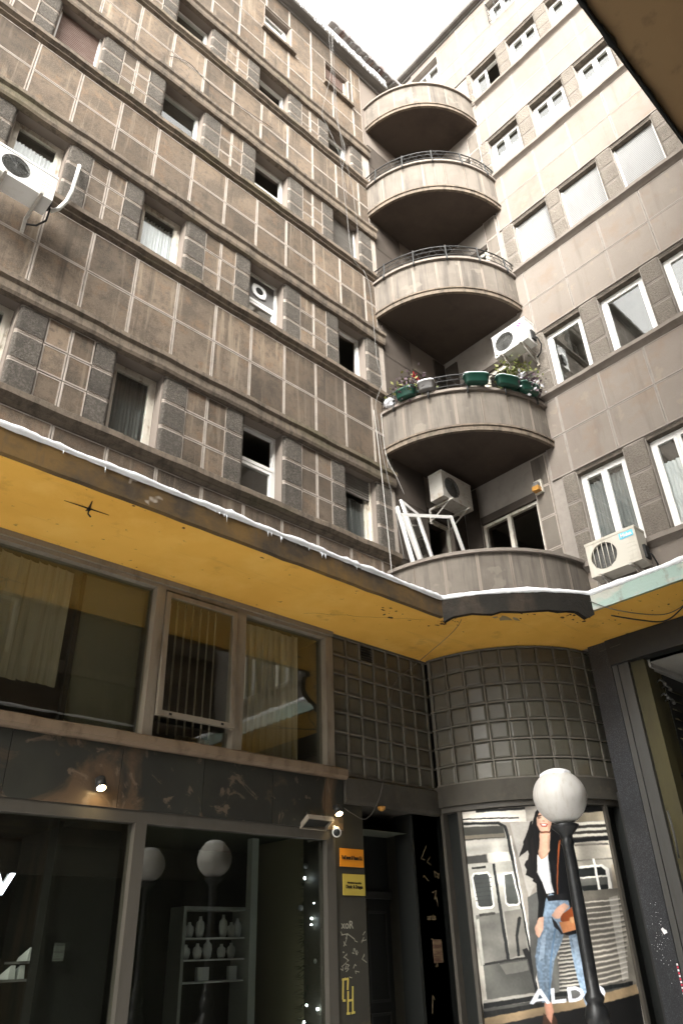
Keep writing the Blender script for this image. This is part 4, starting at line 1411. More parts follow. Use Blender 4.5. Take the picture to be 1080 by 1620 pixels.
# scrawl painted on the jamb
mb = MB()
def jam(x, y, z, a0, z0, k=1.0):
    return Lw(a0 + x, 0.014 + z, z0 + y * k)
put_text(mb, 'xoR', 0.11, lambda x, y, z: jam(x, y, z, 6.24, 1.84))
def stroke(mb, W, pts, r, n, mi=0):
    P = [Vector(p) for p in pts]
    for p, q in zip(P[:-1], P[1:]):
        d = (q - p)
        if d.length < 1e-6:
            continue
        d.normalize()
        e = Vector((-d.y, d.x)) * r
        c = [p + e - d * r * 0.5, p - e - d * r * 0.5, q - e + d * r * 0.5, q + e + d * r * 0.5]
        mb.add([W(c_.x, n, c_.y) for c_ in c] + [W(c_.x, n + 0.002, c_.y) for c_ in c], [(0, 1, 2, 3), (4, 5, 6, 7), (0, 1, 5, 4), (1, 2, 6, 5), (2, 3, 7, 6), (3, 0, 4, 7)], mi)
R = random.Random(11)
for k in range(26):
    a, z = R.uniform(6.24, 6.58), R.uniform(1.36, 1.80)
    stroke(mb, Lw, [(a, z), (a + R.uniform(-0.03, 0.03), z + R.uniform(-0.03, 0.03)), (a + R.uniform(-0.05, 0.05), z + R.uniform(-0.04, 0.04))], 0.004, 0.0135 + 0.0001 * k)
stroke(mb, Lw, [(6.24, 1.78), (6.33, 1.79), (6.43, 1.74)], 0.005, 0.0137)
tag(obj('scrawl', mb, M_CHALK, jamb), kind='stuff')
mb = MB()
for k, pts in enumerate(([(6.235, 1.37), (6.32, 1.375)], [(6.245, 1.37), (6.235, 1.20)], [(6.315, 1.37), (6.305, 1.28)], [(6.31, 1.26), (6.30, 1.075)], [(6.38, 1.30), (6.37, 1.075)], [(6.30, 1.18), (6.375, 1.185)],
            [(6.285, 1.07), (6.325, 1.07)], [(6.35, 1.07), (6.395, 1.075)], [(6.235, 1.185), (6.265, 1.185)])):
    stroke(mb, Lw, pts, 0.010, 0.0155 + 0.0004 * k)
obj('scrawl', mb, M_GOLD, jamb)
mb = MB()
put_text(mb, 'artis', 0.09, lambda x, y, z: Lw(7.74 + x, -0.058 + z, 1.93 + y))
for k in range(10):
    a, z = R.uniform(7.68, 7.98), R.uniform(1.1, 2.6)
    stroke(mb, Lw, [(a, z), (a + R.uniform(-0.08, 0.08), z + R.uniform(-0.12, 0.12)), (a + R.uniform(-0.1, 0.1), z + R.uniform(-0.2, 0.2))], 0.005, -0.0585 + 0.0001 * k)
tag(obj('scrawl', mb, mat('brown_scrawl', (0.13, 0.10, 0.06), 0.9, 0.1), jamb2), kind='stuff')
mb = MB()
mb.box(Lw, 7.80, 7.96, -0.06, -0.052, 1.48, 1.72)
obj('notice', mb, mat('old_notice', (0.13, 0.09, 0.055), 0.8, 0.1, layers=[((4, 4, 40), 2, 0.45, 0.6, (0.06, 0.03, 0.02), 0.8)]), jamb2)

# ------------------------------------------------------------------ drum
def D(th, r, z):
    return pol(th, r, z, DX, DY)
mb = MB()
mb.arc(181, 271, 1.50, 1.735, 3.30, ZS - 0.003, n=30, cx=DX, cy=DY)
drum = obj('drum', mb, M_COFRIB, BLD)
DTH = [183.6 + 8.45 * i for i in range(11)]
mb = MB()
for t in DTH:
    dt = math.degrees(0.009 / 1.77)
    mb.arc(t - dt, t + dt, 1.70, 1.790, 3.49, 5.25, n=1, cx=DX, cy=DY)
for z in ROWZ[:-1] + [3.49]:
    mb.arc(182, 271, 1.70, 1.793, z - 0.009, z + 0.009, n=44, cx=DX, cy=DY)
obj('coffer_lattice', mb, M_COFRIB, drum)
for i in range(10):
    t0, t1 = DTH[i], DTH[i + 1]
    for j in range(7):
        z1_, z0_ = ROWZ[j] - 0.010, ROWZ[j + 1] + 0.010
        g = math.degrees(0.010 / 1.77)
        a, b = t0 + g, t1 - g
        mb = MB()
        rings = [(0.0, 1.735), (0.0, 1.765), (0.07, 1.778), (0.14, 1.783)]
        vs, fs = [], []
        for q, r in rings:
            da, dz = (b - a) * q, (z1_ - z0_) * q
            vs += [D(a + da, r, z0_ + dz), D(b - da, r, z0_ + dz), D(b - da, r, z1_ - dz), D(a + da, r, z1_ - dz)]
        for q in range(3):
            for k in range(4):
                r = (k + 1) % 4
                fs.append((q * 4 + k, q * 4 + r, q * 4 + 4 + r, q * 4 + 4 + k))
        fs.append((12, 13, 14, 15))
        mb.add(vs, fs)
        obj('coffer', mb, M_COFFER, drum)
mb = MB()
mb.arc(181, 271, 1.60, 1.815, 3.215, 3.475, n=40, cx=DX, cy=DY)
obj('base_band', mb, M_BAND, drum)
# curved show window
mb = MB()
mb.arc(181.0, 271, 1.55, 1.775, 3.15, 3.213, n=40, cx=DX, cy=DY)
show = obj('show_window', mb, M_GREYFR, BLD)
mb = MB()
mb.arc(181.0, 271, 1.55, 1.80, 0.0, 0.48, n=40, cx=DX, cy=DY)
obj('plinth', mb, M_GRANITE, show)
for t in (182.2, 191.0, 255.3, 267.8):
    dt = 0.75
    mb = MB()
    mb.arc(t - dt, t + dt, 1.62, 1.765, 0.48, 3.15, n=1, cx=DX, cy=DY)
    obj('mullion', mb, M_GREYFR, show)
mb = MB()
mb.arc(181.4, 271, 1.50, 1.66, 0.48, 3.15, n=40, cx=DX, cy=DY)
obj('black_backing', mb, M_BLACK, show)

# ------------------------------------------------------------------ right-hand ground floor: granite pier, channels, beam, passage
mb = MB()
mb.box(Rw, 4.64, 4.93, -0.35, 0.06, 0.0, ZS - 0.004)
pier = obj('granite_pier', mb, M_GRANITE, BLD)
mb = MB()
mb.box(Rw, 4.932, 4.97, -0.3, 0.03, 0.0, 3.3)
obj('trim', mb, M_DARK, pier)
R = random.Random(5)
mb = MB()
for k in range(60):
    a, z = 4.78 + R.gauss(0, 0.05), 1.62 + R.gauss(0, 0.17)
    s_ = R.uniform(0.002, 0.007)
    if abs(a - 4.785) < 0.13:
        mb.box(Rw, a, a + s_, 0.06, 0.0615, z, z + s_)
mb.add([Rw(4.70 + x, 0.0618, 1.70 + y) for x, y in ((0, 0), (0.03, -0.012), (0.045, 0.02), (0.055, 0.045), (0.03, 0.06), (0.012, 0.04), (-0.01, 0.03), (-0.014, 0.004))] +
       [Rw(4.70 + x, 0.0602, 1.70 + y) for x, y in ((0, 0), (0.03, -0.012), (0.045, 0.02), (0.055, 0.045), (0.03, 0.06), (0.012, 0.04), (-0.01, 0.03), (-0.014, 0.004))],
       [tuple(range(8)), tuple(range(15, 7, -1))])
obj('paint_splash', mb, M_PAINTW, pier)
mb = MB()
for k, z in enumerate([1.10 + 0.028 * i for i in range(11)]):
    mb.box(Rw, 4.645, 4.665, 0.0605, 0.0622, z, z + 0.02, k % 2)
obj('sticker', mb, [M_PAINTW, M_STICK], pier)
mb = MB()
for a0, a1, n in ((4.56, 4.636, 0.05), (4.47, 4.555, 0.035), (4.40, 4.465, 0.05)):
    mb.box(Rw, a0, a1, -0.25, n, 0.0, ZS - 0.01)
obj('metal_channel', mb, M_ALU, BLD)
mb = MB()
mb.box(Rw, 4.20, 4.40, -0.25, -0.02, 0.0, 4.9)
obj('door_post', mb, M_OLIVE, BLD)
mb = MB()
mb.box(Rw, -9, 4.638, -0.3, 0.10, 4.90, ZS - 0.006)
obj('beam', mb, M_DARK, BLD)
mb = MB()
mb.add([(9.6, 4.24, 4.86), (16, 4.24, 4.86), (16, -4, 4.86), (9.6, -4, 4.86)], [(0, 1, 2, 3)])
mb.add([(9.6, 4.24, 4.90), (16, 4.24, 4.90), (16, -4, 4.90), (9.6, -4, 4.90)], [(3, 2, 1, 0)])
passage = obj('passage_ceiling', mb, M_CEIL, BLD, fix=False)
mb = MB()
mb.box(Id, 9.76, 10.02, 4.24, 4.30, 0.0, 4.855)
mb.box(Id, 9.76, 10.02, 4.235, 4.24, 3.3, 4.6)
obj('olive_panel', mb, M_OLIVE, passage)
mb = MB()
mb.box(Id, 10.06, 16, 4.24, 4.30, 0.0, 4.855)
mb.box(Id, 15.9, 16, -4, 4.24, 0.0, 4.855)
mb.box(Id, 9.6, 15.9, -4.1, -4, 0.0, 4.855)
mb.box(Id, 9.72, 15.9, -4, 4.24, 0.004, 0.02)
obj('passage_wall', mb, M_DARK, passage)
mb = MB()
mb.box(Id, 9.62, 15.8, 4.17, 4.30, 4.80, 4.90)
obj('ceiling_trim', mb, M_CEIL, passage)
for k in range(11):
    mb = MB()
    z = 4.60 - 0.13 * k
    mb.prism(Id, [(4.24, z), (4.19, z - 0.03), (4.19, z - 0.045), (4.24, z - 0.02)], 10.12, 12.5)
    obj('louvre', mb, M_OLIVE, passage)
for k in range(5):
    mb = MB()
    z = 3.44 - 0.028 * k
    mb.box(Id, 9.78, 10.01, 4.215, 4.234, z, z + 0.012)
    obj('vent_slat', mb, M_DARK, passage)
mb = MB()
mb.tube([(9.35, 4.30, 2.97), (9.31, 4.27, 2.80), (9.31, 4.27, 2.60), (9.35, 4.30, 2.45)], 0.013, 8)
obj('door_pull', mb, M_ALU, passage)
for x, z in ((9.80, 4.63), (9.93, 4.58), (9.80, 4.44), (9.93, 4.40)):
    mb = MB()
    mb.tube([(x, 4.238, z), (x - 0.02, 4.17, z + 0.02), (x - 0.02, 4.12, z - 0.02)], [0.012, 0.012, 0.02], 8)
    mb.sphere((x - 0.02, 4.115, z - 0.05), 0.028, 6)
    obj('wall_spot', mb, M_ALU, passage)

# ================================================================== BUILDING OPPOSITE (seen as reflections and as the soffit top right)
OPP = empty('apartment_building', (0, -0.85, 0))
tag(OPP, 'facing apartment block, only the brown underside of its canopy showing at top right', 'building')
mb = MB()
ow = [(-9.5 + 1.93 * k, -8.8 + 1.93 * k) for k in range(8)]
zp = 5.5
for sill, top, lint, wins in ROWS_L[:3]:
    mb.box(Ow, -12, 9.42, -0.3, 0, zp, sill)
    for a, b in spans(-12, 9.42, ow):
        mb.box(Ow, a, b, -0.3, 0, sill, top)
    zp = top
mb.box(Ow, -12, 9.42, -0.3, 0, zp, 16.6)
mb.box(Ow, -12, 9.42, -8, -0.3, 16.3, 16.59)
obj('wall', mb, M_TILE, OPP)
for sill, top, lint, wins in ROWS_L[:3]:
    for zz, hh in ((sill - 0.18, 0.17), (top, 0.26)):
        mb = MB()
        mb.box(Ow, -12, 9.42, 0.001, 0.12, zz, zz + hh)
        obj('ledge', mb, M_LEDGE, OPP)
    for a, b in ow:
        mb = MB()
        mb.ring(Ow, a + 0.003, b - 0.003, sill + 0.003, top - 0.003, 0.06, -0.2, -0.14)
        wn_ = obj('window', mb, M_OLDWHITE, OPP)
        mb = MB()
        mb.box(Ow, a + 0.06, b - 0.06, -0.18, -0.176, sill + 0.06, top - 0.06)
        obj('pane', mb, M_GLASS, wn_)
    mb = MB()
    mb.box(Ow, -12, 9.42, -0.9, -0.8, sill - 0.2, top + 0.2)
    obj('room', mb, M_ROOM, OPP)
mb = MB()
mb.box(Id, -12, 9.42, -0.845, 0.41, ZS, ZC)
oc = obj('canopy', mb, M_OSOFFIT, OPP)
mb = MB()
mb.box(Id, -12, 9.42, 0.412, 0.43, ZS - 0.03, ZC + 0.05)
obj('fascia', mb, M_FASCIAB, oc)
R = random.Random(31)
mb = MB()
pts = [(-8 + 0.05 * i) for i in range(300)]
mb.tube([(x, 0.418, ZS - 0.028 + R.gauss(0, 0.006)) for x in pts], [0.006 + abs(R.gauss(0, 0.006)) for _ in pts], 5)
obj('dark_edge_bead', mb, M_BLACK, oc)  # uneven black bead along the fascia's lower edge
tag(obj('snow', snow_strip([(-12 + 0.09 * i, 0.40) for i in range(215)], ZC + 0.045, 8), M_SNOW), 'snow lying on the canopy edge of the facing block', 'snow', kind='stuff')
mb = MB()
mb.box(Ow, -12, 9.42, -0.3, -0.02, 3.0, 3.5)
mb.box(Ow, -12, 9.42, -0.3, -0.02, 5.0, 5.25)
for k in range(12):
    x = -11.5 + 1.6 * k
    mb.box(Ow, x, x + 0.14, -0.2, 0.0, 0.0, 5.25)
obj('shop_front', mb, M_GREYFR, OPP)
mb = MB()
mb.box(Ow, -12, 9.42, -0.9, -0.8, 0.0, 5.25)
obj('room', mb, M_ROOM, OPP)
mb = MB()
mb.box(Ow, -12, 9.42, -0.14, -0.12, 0.0, 3.0)  # flat black sheet in place of shop glass, standing for the dark under the canopy
obj('cover_sheet', mb, M_MATTE, OPP)

# print layout of the poster: (kind, r, g, b, u, v, u, v, ...) in thousandths of its width and height
POSTER_SHAPES = [
(1,196,186,172,-134,1151,1585,1155,1067,14,-135,29),
(0,225,215,200,-52,1008,435,991,431,931,-52,948),
(0,60,58,54,101,1001,436,997,434,985,99,990),
(0,40,40,38,-28,970,385,953,384,947,-29,964),
(1,34,34,32,750,1035,1091,1057,1074,960,748,948),
(1,190,176,150,752,959,1098,985,1092,943,740,919),
(0,205,198,182,731,919,1122,936,1122,921,727,905),
(0,70,66,60,727,906,1115,922,1115,907,723,892),
(0,205,198,182,724,893,1109,908,1109,894,720,879),
(0,70,66,60,720,880,1103,895,1102,880,716,866),
(0,205,198,182,717,867,1096,881,1096,867,713,853),
(0,70,66,60,713,854,1090,868,1090,853,709,840),
(0,205,198,182,709,841,1084,854,1084,840,706,827),
(0,70,66,60,706,828,1078,841,1078,827,702,815),
(0,40,40,40,719,846,1090,868,1095,850,715,829),
(1,216,206,188,715,829,1100,848,1089,726,713,714),
(0,120,114,104,722,823,986,833,999,825,724,815),
(0,130,124,112,716,755,1097,771,1094,765,714,749),
(0,232,226,214,700,728,907,738,952,719,951,633,922,609,736,598,701,624),
(1,52,54,52,714,717,894,727,923,711,921,636,896,622,745,613,717,634),
(1,120,118,110,706,674,929,684,922,652,711,645),
(0,226,220,206,704,682,927,692,924,684,702,674),
(0,232,226,214,837,762,856,762,858,623,838,620),
(1,206,190,166,981,736,1084,743,1062,628,956,617),
(1,150,142,128,466,613,1092,639,1013,245,413,190),
(0,100,95,87,541,565,890,578,1057,591,1054,586,887,570,539,557),
(0,196,187,172,544,574,894,587,1072,599,1070,593,891,581,542,568),
(0,100,95,87,536,541,882,555,1046,569,1044,563,879,547,534,533),
(0,196,187,172,538,550,885,564,1062,576,1060,571,883,559,536,545),
(0,100,95,87,530,518,874,533,1037,547,1034,541,871,524,528,509),
(0,196,187,172,532,527,878,542,1052,554,1049,549,876,537,531,521),
(0,100,95,87,524,495,867,511,1027,525,1024,519,863,502,522,486),
(0,196,187,172,526,503,870,520,1042,532,1040,527,868,514,525,498),
(0,100,95,87,518,472,859,489,1017,503,1015,497,856,480,516,462),
(0,196,187,172,521,480,862,498,1032,511,1030,506,860,492,519,475),
(0,100,95,87,513,449,851,467,1008,482,1006,476,848,458,511,439),
(0,196,187,172,515,457,854,476,1023,489,1020,484,852,471,514,452),
(0,100,95,87,507,426,844,446,999,460,996,454,841,436,505,416),
(0,196,187,172,509,434,847,455,1013,468,1011,463,845,449,508,429),
(0,100,95,87,502,403,837,424,990,439,987,433,833,415,499,393),
(0,196,187,172,504,412,840,433,1004,447,1002,442,838,428,503,406),
(0,100,95,87,496,381,829,403,981,418,979,412,826,393,494,371),
(0,196,187,172,498,389,832,412,995,426,993,421,830,406,497,384),
(0,100,95,87,491,358,822,382,972,398,970,391,819,372,488,348),
(0,196,187,172,493,367,825,391,986,405,984,400,823,385,492,361),
(0,100,95,87,485,336,815,361,964,377,961,371,811,351,483,326),
(0,196,187,172,487,345,818,370,977,384,975,379,816,364,486,339),
(0,100,95,87,480,314,808,340,956,357,953,350,804,330,477,304),
(0,196,187,172,482,322,811,349,969,364,967,359,809,343,481,317),
(0,100,95,87,475,292,801,320,947,336,945,330,797,309,472,281),
(0,196,187,172,477,301,804,328,960,343,958,338,802,323,475,295),
(0,100,95,87,469,271,794,299,939,316,936,309,791,288,467,260),
(0,196,187,172,471,279,797,307,952,323,950,318,795,302,470,274),
(0,100,95,87,464,249,787,279,931,296,928,289,784,267,462,238),
(0,196,187,172,466,257,790,287,944,303,942,298,789,282,465,252),
(0,100,95,87,459,228,781,259,923,276,921,269,777,247,456,216),
(0,196,187,172,461,236,784,267,936,283,934,278,782,262,460,231),
(0,100,95,87,454,206,774,238,916,257,913,249,770,227,451,195),
(0,196,187,172,456,214,777,247,928,263,926,259,775,241,455,209),
(0,100,95,87,449,185,768,219,908,237,905,230,764,207,446,173),
(0,196,187,172,451,193,770,227,920,244,918,239,769,222,449,188),
(4,230,222,208,907,596,982,604,943,276,891,268),
(0,104,102,96,441,373,495,377,500,212,438,204),
(0,190,184,172,521,420,675,429,673,424,520,415),
(0,74,72,68,520,414,673,423,671,415,519,409),
(0,190,184,172,518,405,670,414,669,409,516,400),
(0,74,72,68,516,399,669,408,666,400,515,394),
(0,190,184,172,514,390,666,399,665,394,513,385),
(0,74,72,68,512,384,664,393,662,385,511,379),
(0,190,184,172,510,375,662,384,660,379,509,370),
(0,74,72,68,509,369,660,378,658,370,507,364),
(0,190,184,172,507,360,657,369,656,364,505,355),
(0,74,72,68,505,354,656,363,654,356,504,349),
(0,190,184,172,503,345,653,354,652,349,502,341),
(0,74,72,68,501,340,652,348,649,341,500,334),
(0,190,184,172,499,331,649,339,648,335,498,326),
(0,74,72,68,498,325,647,334,645,326,497,320),
(0,190,184,172,496,316,645,325,644,320,494,311),
(0,74,72,68,494,310,643,319,641,311,493,305),
(0,190,184,172,492,301,641,310,640,305,491,297),
(0,74,72,68,491,296,639,304,637,297,489,291),
(0,190,184,172,488,287,637,295,635,291,487,282),
(0,74,72,68,487,281,635,290,633,282,486,276),
(0,190,184,172,485,272,633,281,631,276,484,268),
(0,74,72,68,484,267,631,275,629,268,482,262),
(0,190,184,172,481,258,629,267,627,262,480,253),
(0,74,72,68,480,252,627,261,625,254,479,247),
(0,190,184,172,478,244,625,252,623,248,477,239),
(0,74,72,68,477,238,623,247,621,239,475,233),
(0,190,184,172,474,229,621,238,619,233,473,225),
(0,74,72,68,473,224,619,232,617,225,472,219),
(0,190,184,172,471,215,617,224,615,219,470,211),
(0,74,72,68,470,210,615,218,613,211,468,205),
(1,206,198,184,-15,957,257,941,295,919,307,851,346,219,20,188,-14,540),
(0,30,31,30,-16,951,248,939,295,919,307,873,354,223,335,221,289,869,277,912,242,928,-18,940),
(0,228,222,212,311,873,319,873,362,223,354,223),
(1,88,86,78,-10,930,274,920,281,866,-11,869),
(1,150,140,122,-2,892,276,886,277,869,-5,875),
(1,225,218,204,-17,867,292,860,289,804,-18,801),
(1,96,94,88,-14,798,140,798,143,764,-11,764),
(0,205,198,184,146,803,289,804,297,763,151,761),
(1,216,210,196,-11,762,172,760,191,354,24,342),
(1,212,206,192,185,760,301,763,335,375,208,358),
(1,150,146,136,18,544,182,549,189,364,30,351),
(1,168,162,150,211,554,324,560,326,385,210,368),
(0,36,37,36,171,757,188,757,210,349,190,347),
(0,236,230,218,33,723,135,724,154,709,154,579,136,569,49,567,29,578,16,708),
(1,84,86,82,41,715,129,716,140,704,143,584,129,577,60,577,44,585,30,704),
(0,236,230,218,230,714,300,716,322,586,304,576,243,573,225,584),
(1,96,98,92,241,705,291,709,310,589,297,582,249,581,234,589),
(0,62,64,62,47,698,156,698,155,696,46,695),
(0,62,64,62,43,679,152,679,152,677,43,676),
(0,62,64,62,40,660,149,661,148,658,39,658),
(0,62,64,62,36,642,145,642,145,640,36,639),
(0,62,64,62,33,623,142,624,141,621,32,620),
(0,62,64,62,30,605,138,606,138,603,29,602),
(0,70,68,62,42,549,149,553,151,543,44,538),
(0,40,40,38,28,748,127,749,125,740,27,740),
(0,36,36,35,289,523,302,530,313,525,279,455,274,377,258,374,263,456),
(0,34,34,33,294,401,322,405,337,385,349,233,320,238,308,356),
(0,48,47,44,30,351,312,373,310,364,33,342),
(1,120,118,110,33,342,317,364,335,238,33,212),
(4,166,162,150,141,345,309,359,315,320,174,306),
(0,176,172,160,15,526,38,531,42,346,16,342),
(0,178,172,160,7,209,350,237,348,228,5,198),
(0,28,29,28,5,198,385,230,969,265,962,249,382,214,2,179),
(1,96,94,88,2,179,381,212,963,251,960,244,379,202,-1,165),
(0,30,30,28,-1,167,379,202,375,186,-6,141),
(1,186,160,124,-45,139,375,186,990,253,1000,217,368,155,-53,99),
(1,34,33,32,-75,101,368,155,1000,217,974,-69,-106,-59),
(4,214,208,198,322,930,457,935,428,656,377,605),
(1,120,118,112,369,606,438,630,402,403,340,261,341,404),
(0,20,18,18,499,974,523,988,554,993,611,983,649,925,679,891,711,862,706,812,600,800,536,848,509,802,476,762,432,677,403,689,377,700,390,721,379,743,394,759,420,769,412,805,376,787,360,790,392,825,391,842,424,880,471,924),
(0,24,20,19,428,880,442,868,385,792,349,777,383,820),
(0,24,20,19,417,791,432,785,396,732,405,699,384,711),
(0,24,20,19,437,698,455,709,437,661,415,672),
(0,24,20,19,696,874,717,851,704,790,684,813),
(0,24,20,19,455,930,473,935,423,857,405,847),
(3,16,17,19,478,789,515,829,618,875,658,863,697,846,719,796,727,730,721,650,657,573,619,553,549,596,498,618,467,551,430,507,411,512,430,578,436,656),
(0,13,13,14,445,698,472,676,484,623,471,551,447,496,411,492,434,578),
(0,196,194,190,664,646,677,645,652,726,644,726),
(0,214,210,206,468,784,502,772,540,793,533,728,531,653,539,622,490,618,474,665,451,709),
(0,190,150,124,479,797,504,833,557,831,554,801,537,782,514,769,488,762,475,778),
(0,206,168,142,507,883,578,881,553,798,506,772,483,795),
(0,214,172,146,500,946,528,974,551,982,586,969,600,937,587,904,569,881,535,879,508,888,497,911),
(0,58,36,28,507,957,537,959,536,953,506,951),
(0,50,32,26,509,948,531,950,534,945,512,942),
(0,50,32,26,564,947,585,946,584,941,563,941),
(0,150,100,80,535,933,552,933,551,927,534,927),
(0,168,84,74,515,919,570,918,558,904,525,905),
(0,240,234,226,523,916,561,915,551,910,530,910),
(0,120,78,58,508,886,578,884,572,876,510,877),
(4,44,44,48,555,754,573,760,585,642,565,627),
(4,60,60,66,671,813,687,807,693,704,677,693),
(4,54,44,40,437,846,458,867,457,790,431,742),
(4,60,48,44,606,926,621,920,653,841,634,835),
(4,176,128,104,574,938,594,932,582,898,562,887),
(4,176,132,108,557,865,575,870,556,809,541,798),
(4,170,168,166,532,760,542,749,534,632,517,628),
(4,236,206,184,518,948,546,962,556,933,531,916),
(0,150,84,48,623,841,637,846,602,759,571,653,549,562,541,562,570,679,600,786),
(2,150,168,184,483,602,515,620,620,589,626,548,678,471,674,397,665,255,673,203,620,182,596,291,586,399,587,463,564,464,538,425,474,353,441,278,413,204,364,200,362,293,365,375,409,467,446,526),
(0,26,26,28,484,608,620,620,620,589,492,589),
(0,96,118,138,504,475,515,475,459,353,414,209,406,209,448,354),
(0,24,24,26,500,525,519,505,554,459,545,454,506,485),
(4,186,200,212,421,452,457,476,417,366,384,355),
(4,112,132,150,530,454,553,454,484,363,469,363),
(4,120,140,158,376,355,397,345,387,237,367,214),
(4,116,136,154,647,447,674,456,667,264,649,255),
(4,196,208,218,604,438,634,442,637,326,611,317),
(0,148,78,40,557,531,646,563,720,587,709,491,666,486,572,498,551,509),
(0,196,134,90,542,502,606,505,715,541,717,491,646,472,554,459),
(0,206,158,112,613,518,639,522,647,507,624,495,605,503),
(0,22,22,24,546,457,646,472,725,488,724,470,591,448),
(0,208,166,142,501,530,540,560,593,579,621,563,584,544,545,517,521,515),
(0,206,164,140,421,522,453,526,438,476,403,442,388,458,385,483),
(0,190,142,118,378,198,426,199,425,163,405,123,383,123,379,168),
(0,74,50,36,367,164,387,141,405,123,420,159,438,140,437,78,333,79),
(0,190,142,118,636,182,668,185,655,154,628,155),
(0,74,50,36,620,155,668,158,658,74,598,75),
(5,236,236,240,292,197,352,249,372,251,415,197,392,195,384,207,331,203,314,194),
(5,70,80,88,345,214,359,230,375,216),
(5,236,236,240,427,250,450,252,443,208,511,212,508,198,422,195),
(5,236,236,240,525,253,579,256,615,244,625,225,604,207,564,199,522,198),
(5,110,108,104,545,241,576,243,597,235,601,224,584,215,563,211,545,211),
(5,236,236,240,633,227,655,248,690,259,722,258,751,245,758,227,739,206,700,198,656,199,636,209),
(5,130,140,148,661,227,672,240,694,247,718,244,731,234,727,221,708,212,676,213),
]

# ================================================================== THINGS
# ------------------------------------------------------------------ advertising poster on the curved show window (flat print)
def make_poster():
    TH0, TH1, Z0, Z1, RP = 191.8, 254.6, 0.55, 3.14, 1.72
    GW, GH, SS = 250, 360, 3
    g = np.random.default_rng(3)
    U, V = np.meshgrid((np.arange(GW * SS) + 0.5) / (GW * SS), (np.arange(GH * SS) + 0.5) / (GH * SS))
    img = np.zeros((GH * SS, GW * SS, 3), dtype=np.float32)
    def vnoise(nx, ny):
        a = g.random((ny + 2, nx + 2))
        x = U * nx; y = V * ny
        xi = x.astype(int); yi = y.astype(int)
        fx = x - xi; fy = y - yi
        fx = fx * fx * (3 - 2 * fx); fy = fy * fy * (3 - 2 * fy)
        return ((a[yi, xi] * (1 - fx) + a[yi, xi + 1] * fx) * (1 - fy) + (a[yi + 1, xi] * (1 - fx) + a[yi + 1, xi + 1] * fx) * fy).astype(np.float32)
    n1, n2, n3, n6 = vnoise(5, 9), vnoise(14, 5), vnoise(90, 140), vnoise(4, 40)
    steel = 0.66 + 0.40 * n1 + 0.20 * (n2 - 0.5) + 0.14 * (n6 - 0.5)
    denim = 0.70 + 0.42 * n1 + 0.20 * (n3 - 0.5) + 0.22 * (n2 - 0.5)
    hair = 0.7 + 0.9 * vnoise(70, 12)
    Uw = U + 0.0035 * (vnoise(40, 60) - 0.5)
    Vw = V + 0.0025 * (vnoise(40, 60) - 0.5)
    for sh in POSTER_SHAPES:
        k = sh[0]
        c = np.array(sh[1:4], dtype=np.float32) / 255.0
        xs = np.array(sh[4::2]) / 1000.0
        ys = np.array(sh[5::2]) / 1000.0
        j0 = max(0, int((ys.min() - 0.01) * GH * SS)); j1 = min(GH * SS, int((ys.max() + 0.01) * GH * SS) + 1)
        i0 = max(0, int((xs.min() - 0.01) * GW * SS)); i1 = min(GW * SS, int((xs.max() + 0.01) * GW * SS) + 1)
        if j1 <= j0 or i1 <= i0:
            continue
        sl = (slice(j0, j1), slice(i0, i1))
        UU, VV = (U[sl], V[sl]) if k == 5 else (Uw[sl], Vw[sl])
        inside = np.zeros(UU.shape, bool)
        j = len(xs) - 1
        for i in range(len(xs)):
            cond = (ys[i] > VV) != (ys[j] > VV)
            dy = ys[j] - ys[i]
            xx = (xs[j] - xs[i]) * (VV - ys[i]) / (dy if abs(dy) > 1e-9 else 1e-9) + xs[i]
            inside ^= cond & (UU < xx)
            j = i
        if not inside.any():
            continue
        col = np.broadcast_to(c, UU.shape + (3,)).copy()
        if k == 1:
            col = col * steel[sl][..., None]
        elif k == 2:
            col = col * denim[sl][..., None]
        elif k == 3:
            col = col + np.clip(n2[sl] * 0.6 + n1[sl] * 0.5 - 0.62, 0, 1)[..., None] * 0.5
        elif k == 0:
            if c.max() < 0.12:
                col = col * hair[sl][..., None]
            else:      # soft roundness across the shape, as in a photograph
                w = (UU - xs.min()) / max(xs.max() - xs.min(), 1e-6)
                col = col * (0.86 + 0.26 * np.sin(np.clip(w, 0, 1) * 3.1416 * 0.8 + 0.25))[..., None]
        al = 0.45 if k == 4 else 1.0
        sub = img[sl]
        sub[inside] = sub[inside] * (1 - al) + np.clip(col, 0, 1)[inside] * al
    for _ in range(3):     # lens softness
        b = img.copy()
        b[1:-1, 1:-1] = (img[1:-1, 1:-1] * 2 + img[:-2, 1:-1] + img[2:, 1:-1] + img[1:-1, :-2] + img[1:-1, 2:]) / 6
        img = b
    n4, n5 = vnoise(3, 4), vnoise(9, 16)
    img = img * (0.70 + 0.24 * n4 + 0.14 * n5 + 0.05 * (n3 - 0.5))[..., None]
    img = img.reshape(GH, SS, GW, SS, 3).mean(axis=(1, 3))
    gr = img.mean(axis=2, keepdims=True)
    img = (gr + (img - gr) * 0.97) * np.array([0.985, 1.0, 1.02])
    img = np.clip(img, 0, 1) ** 1.15 * 1.05
    lin = np.where(img <= 0.04045, img / 12.92, ((np.clip(img, 0, 1) + 0.055) / 1.055) ** 2.4)
    lin = np.clip(lin, 0, 1)
    me = bpy.data.meshes.new('poster')
    vs = []
    for j in range(GH + 1):
        z = (Z1 - Z0) * j / GH
        for i in range(GW + 1):
            p = D(TH0 + (TH1 - TH0) * i / GW, RP, 0)
            vs.append((p[0] - 8.5, p[1] - 5.6, z))
    W1 = GW + 1
    fs = [(j * W1 + i, j * W1 + i + 1, (j + 1) * W1 + i + 1, (j + 1) * W1 + i) for j in range(GH) for i in range(GW)]
    me.from_pydata(vs, [], fs)
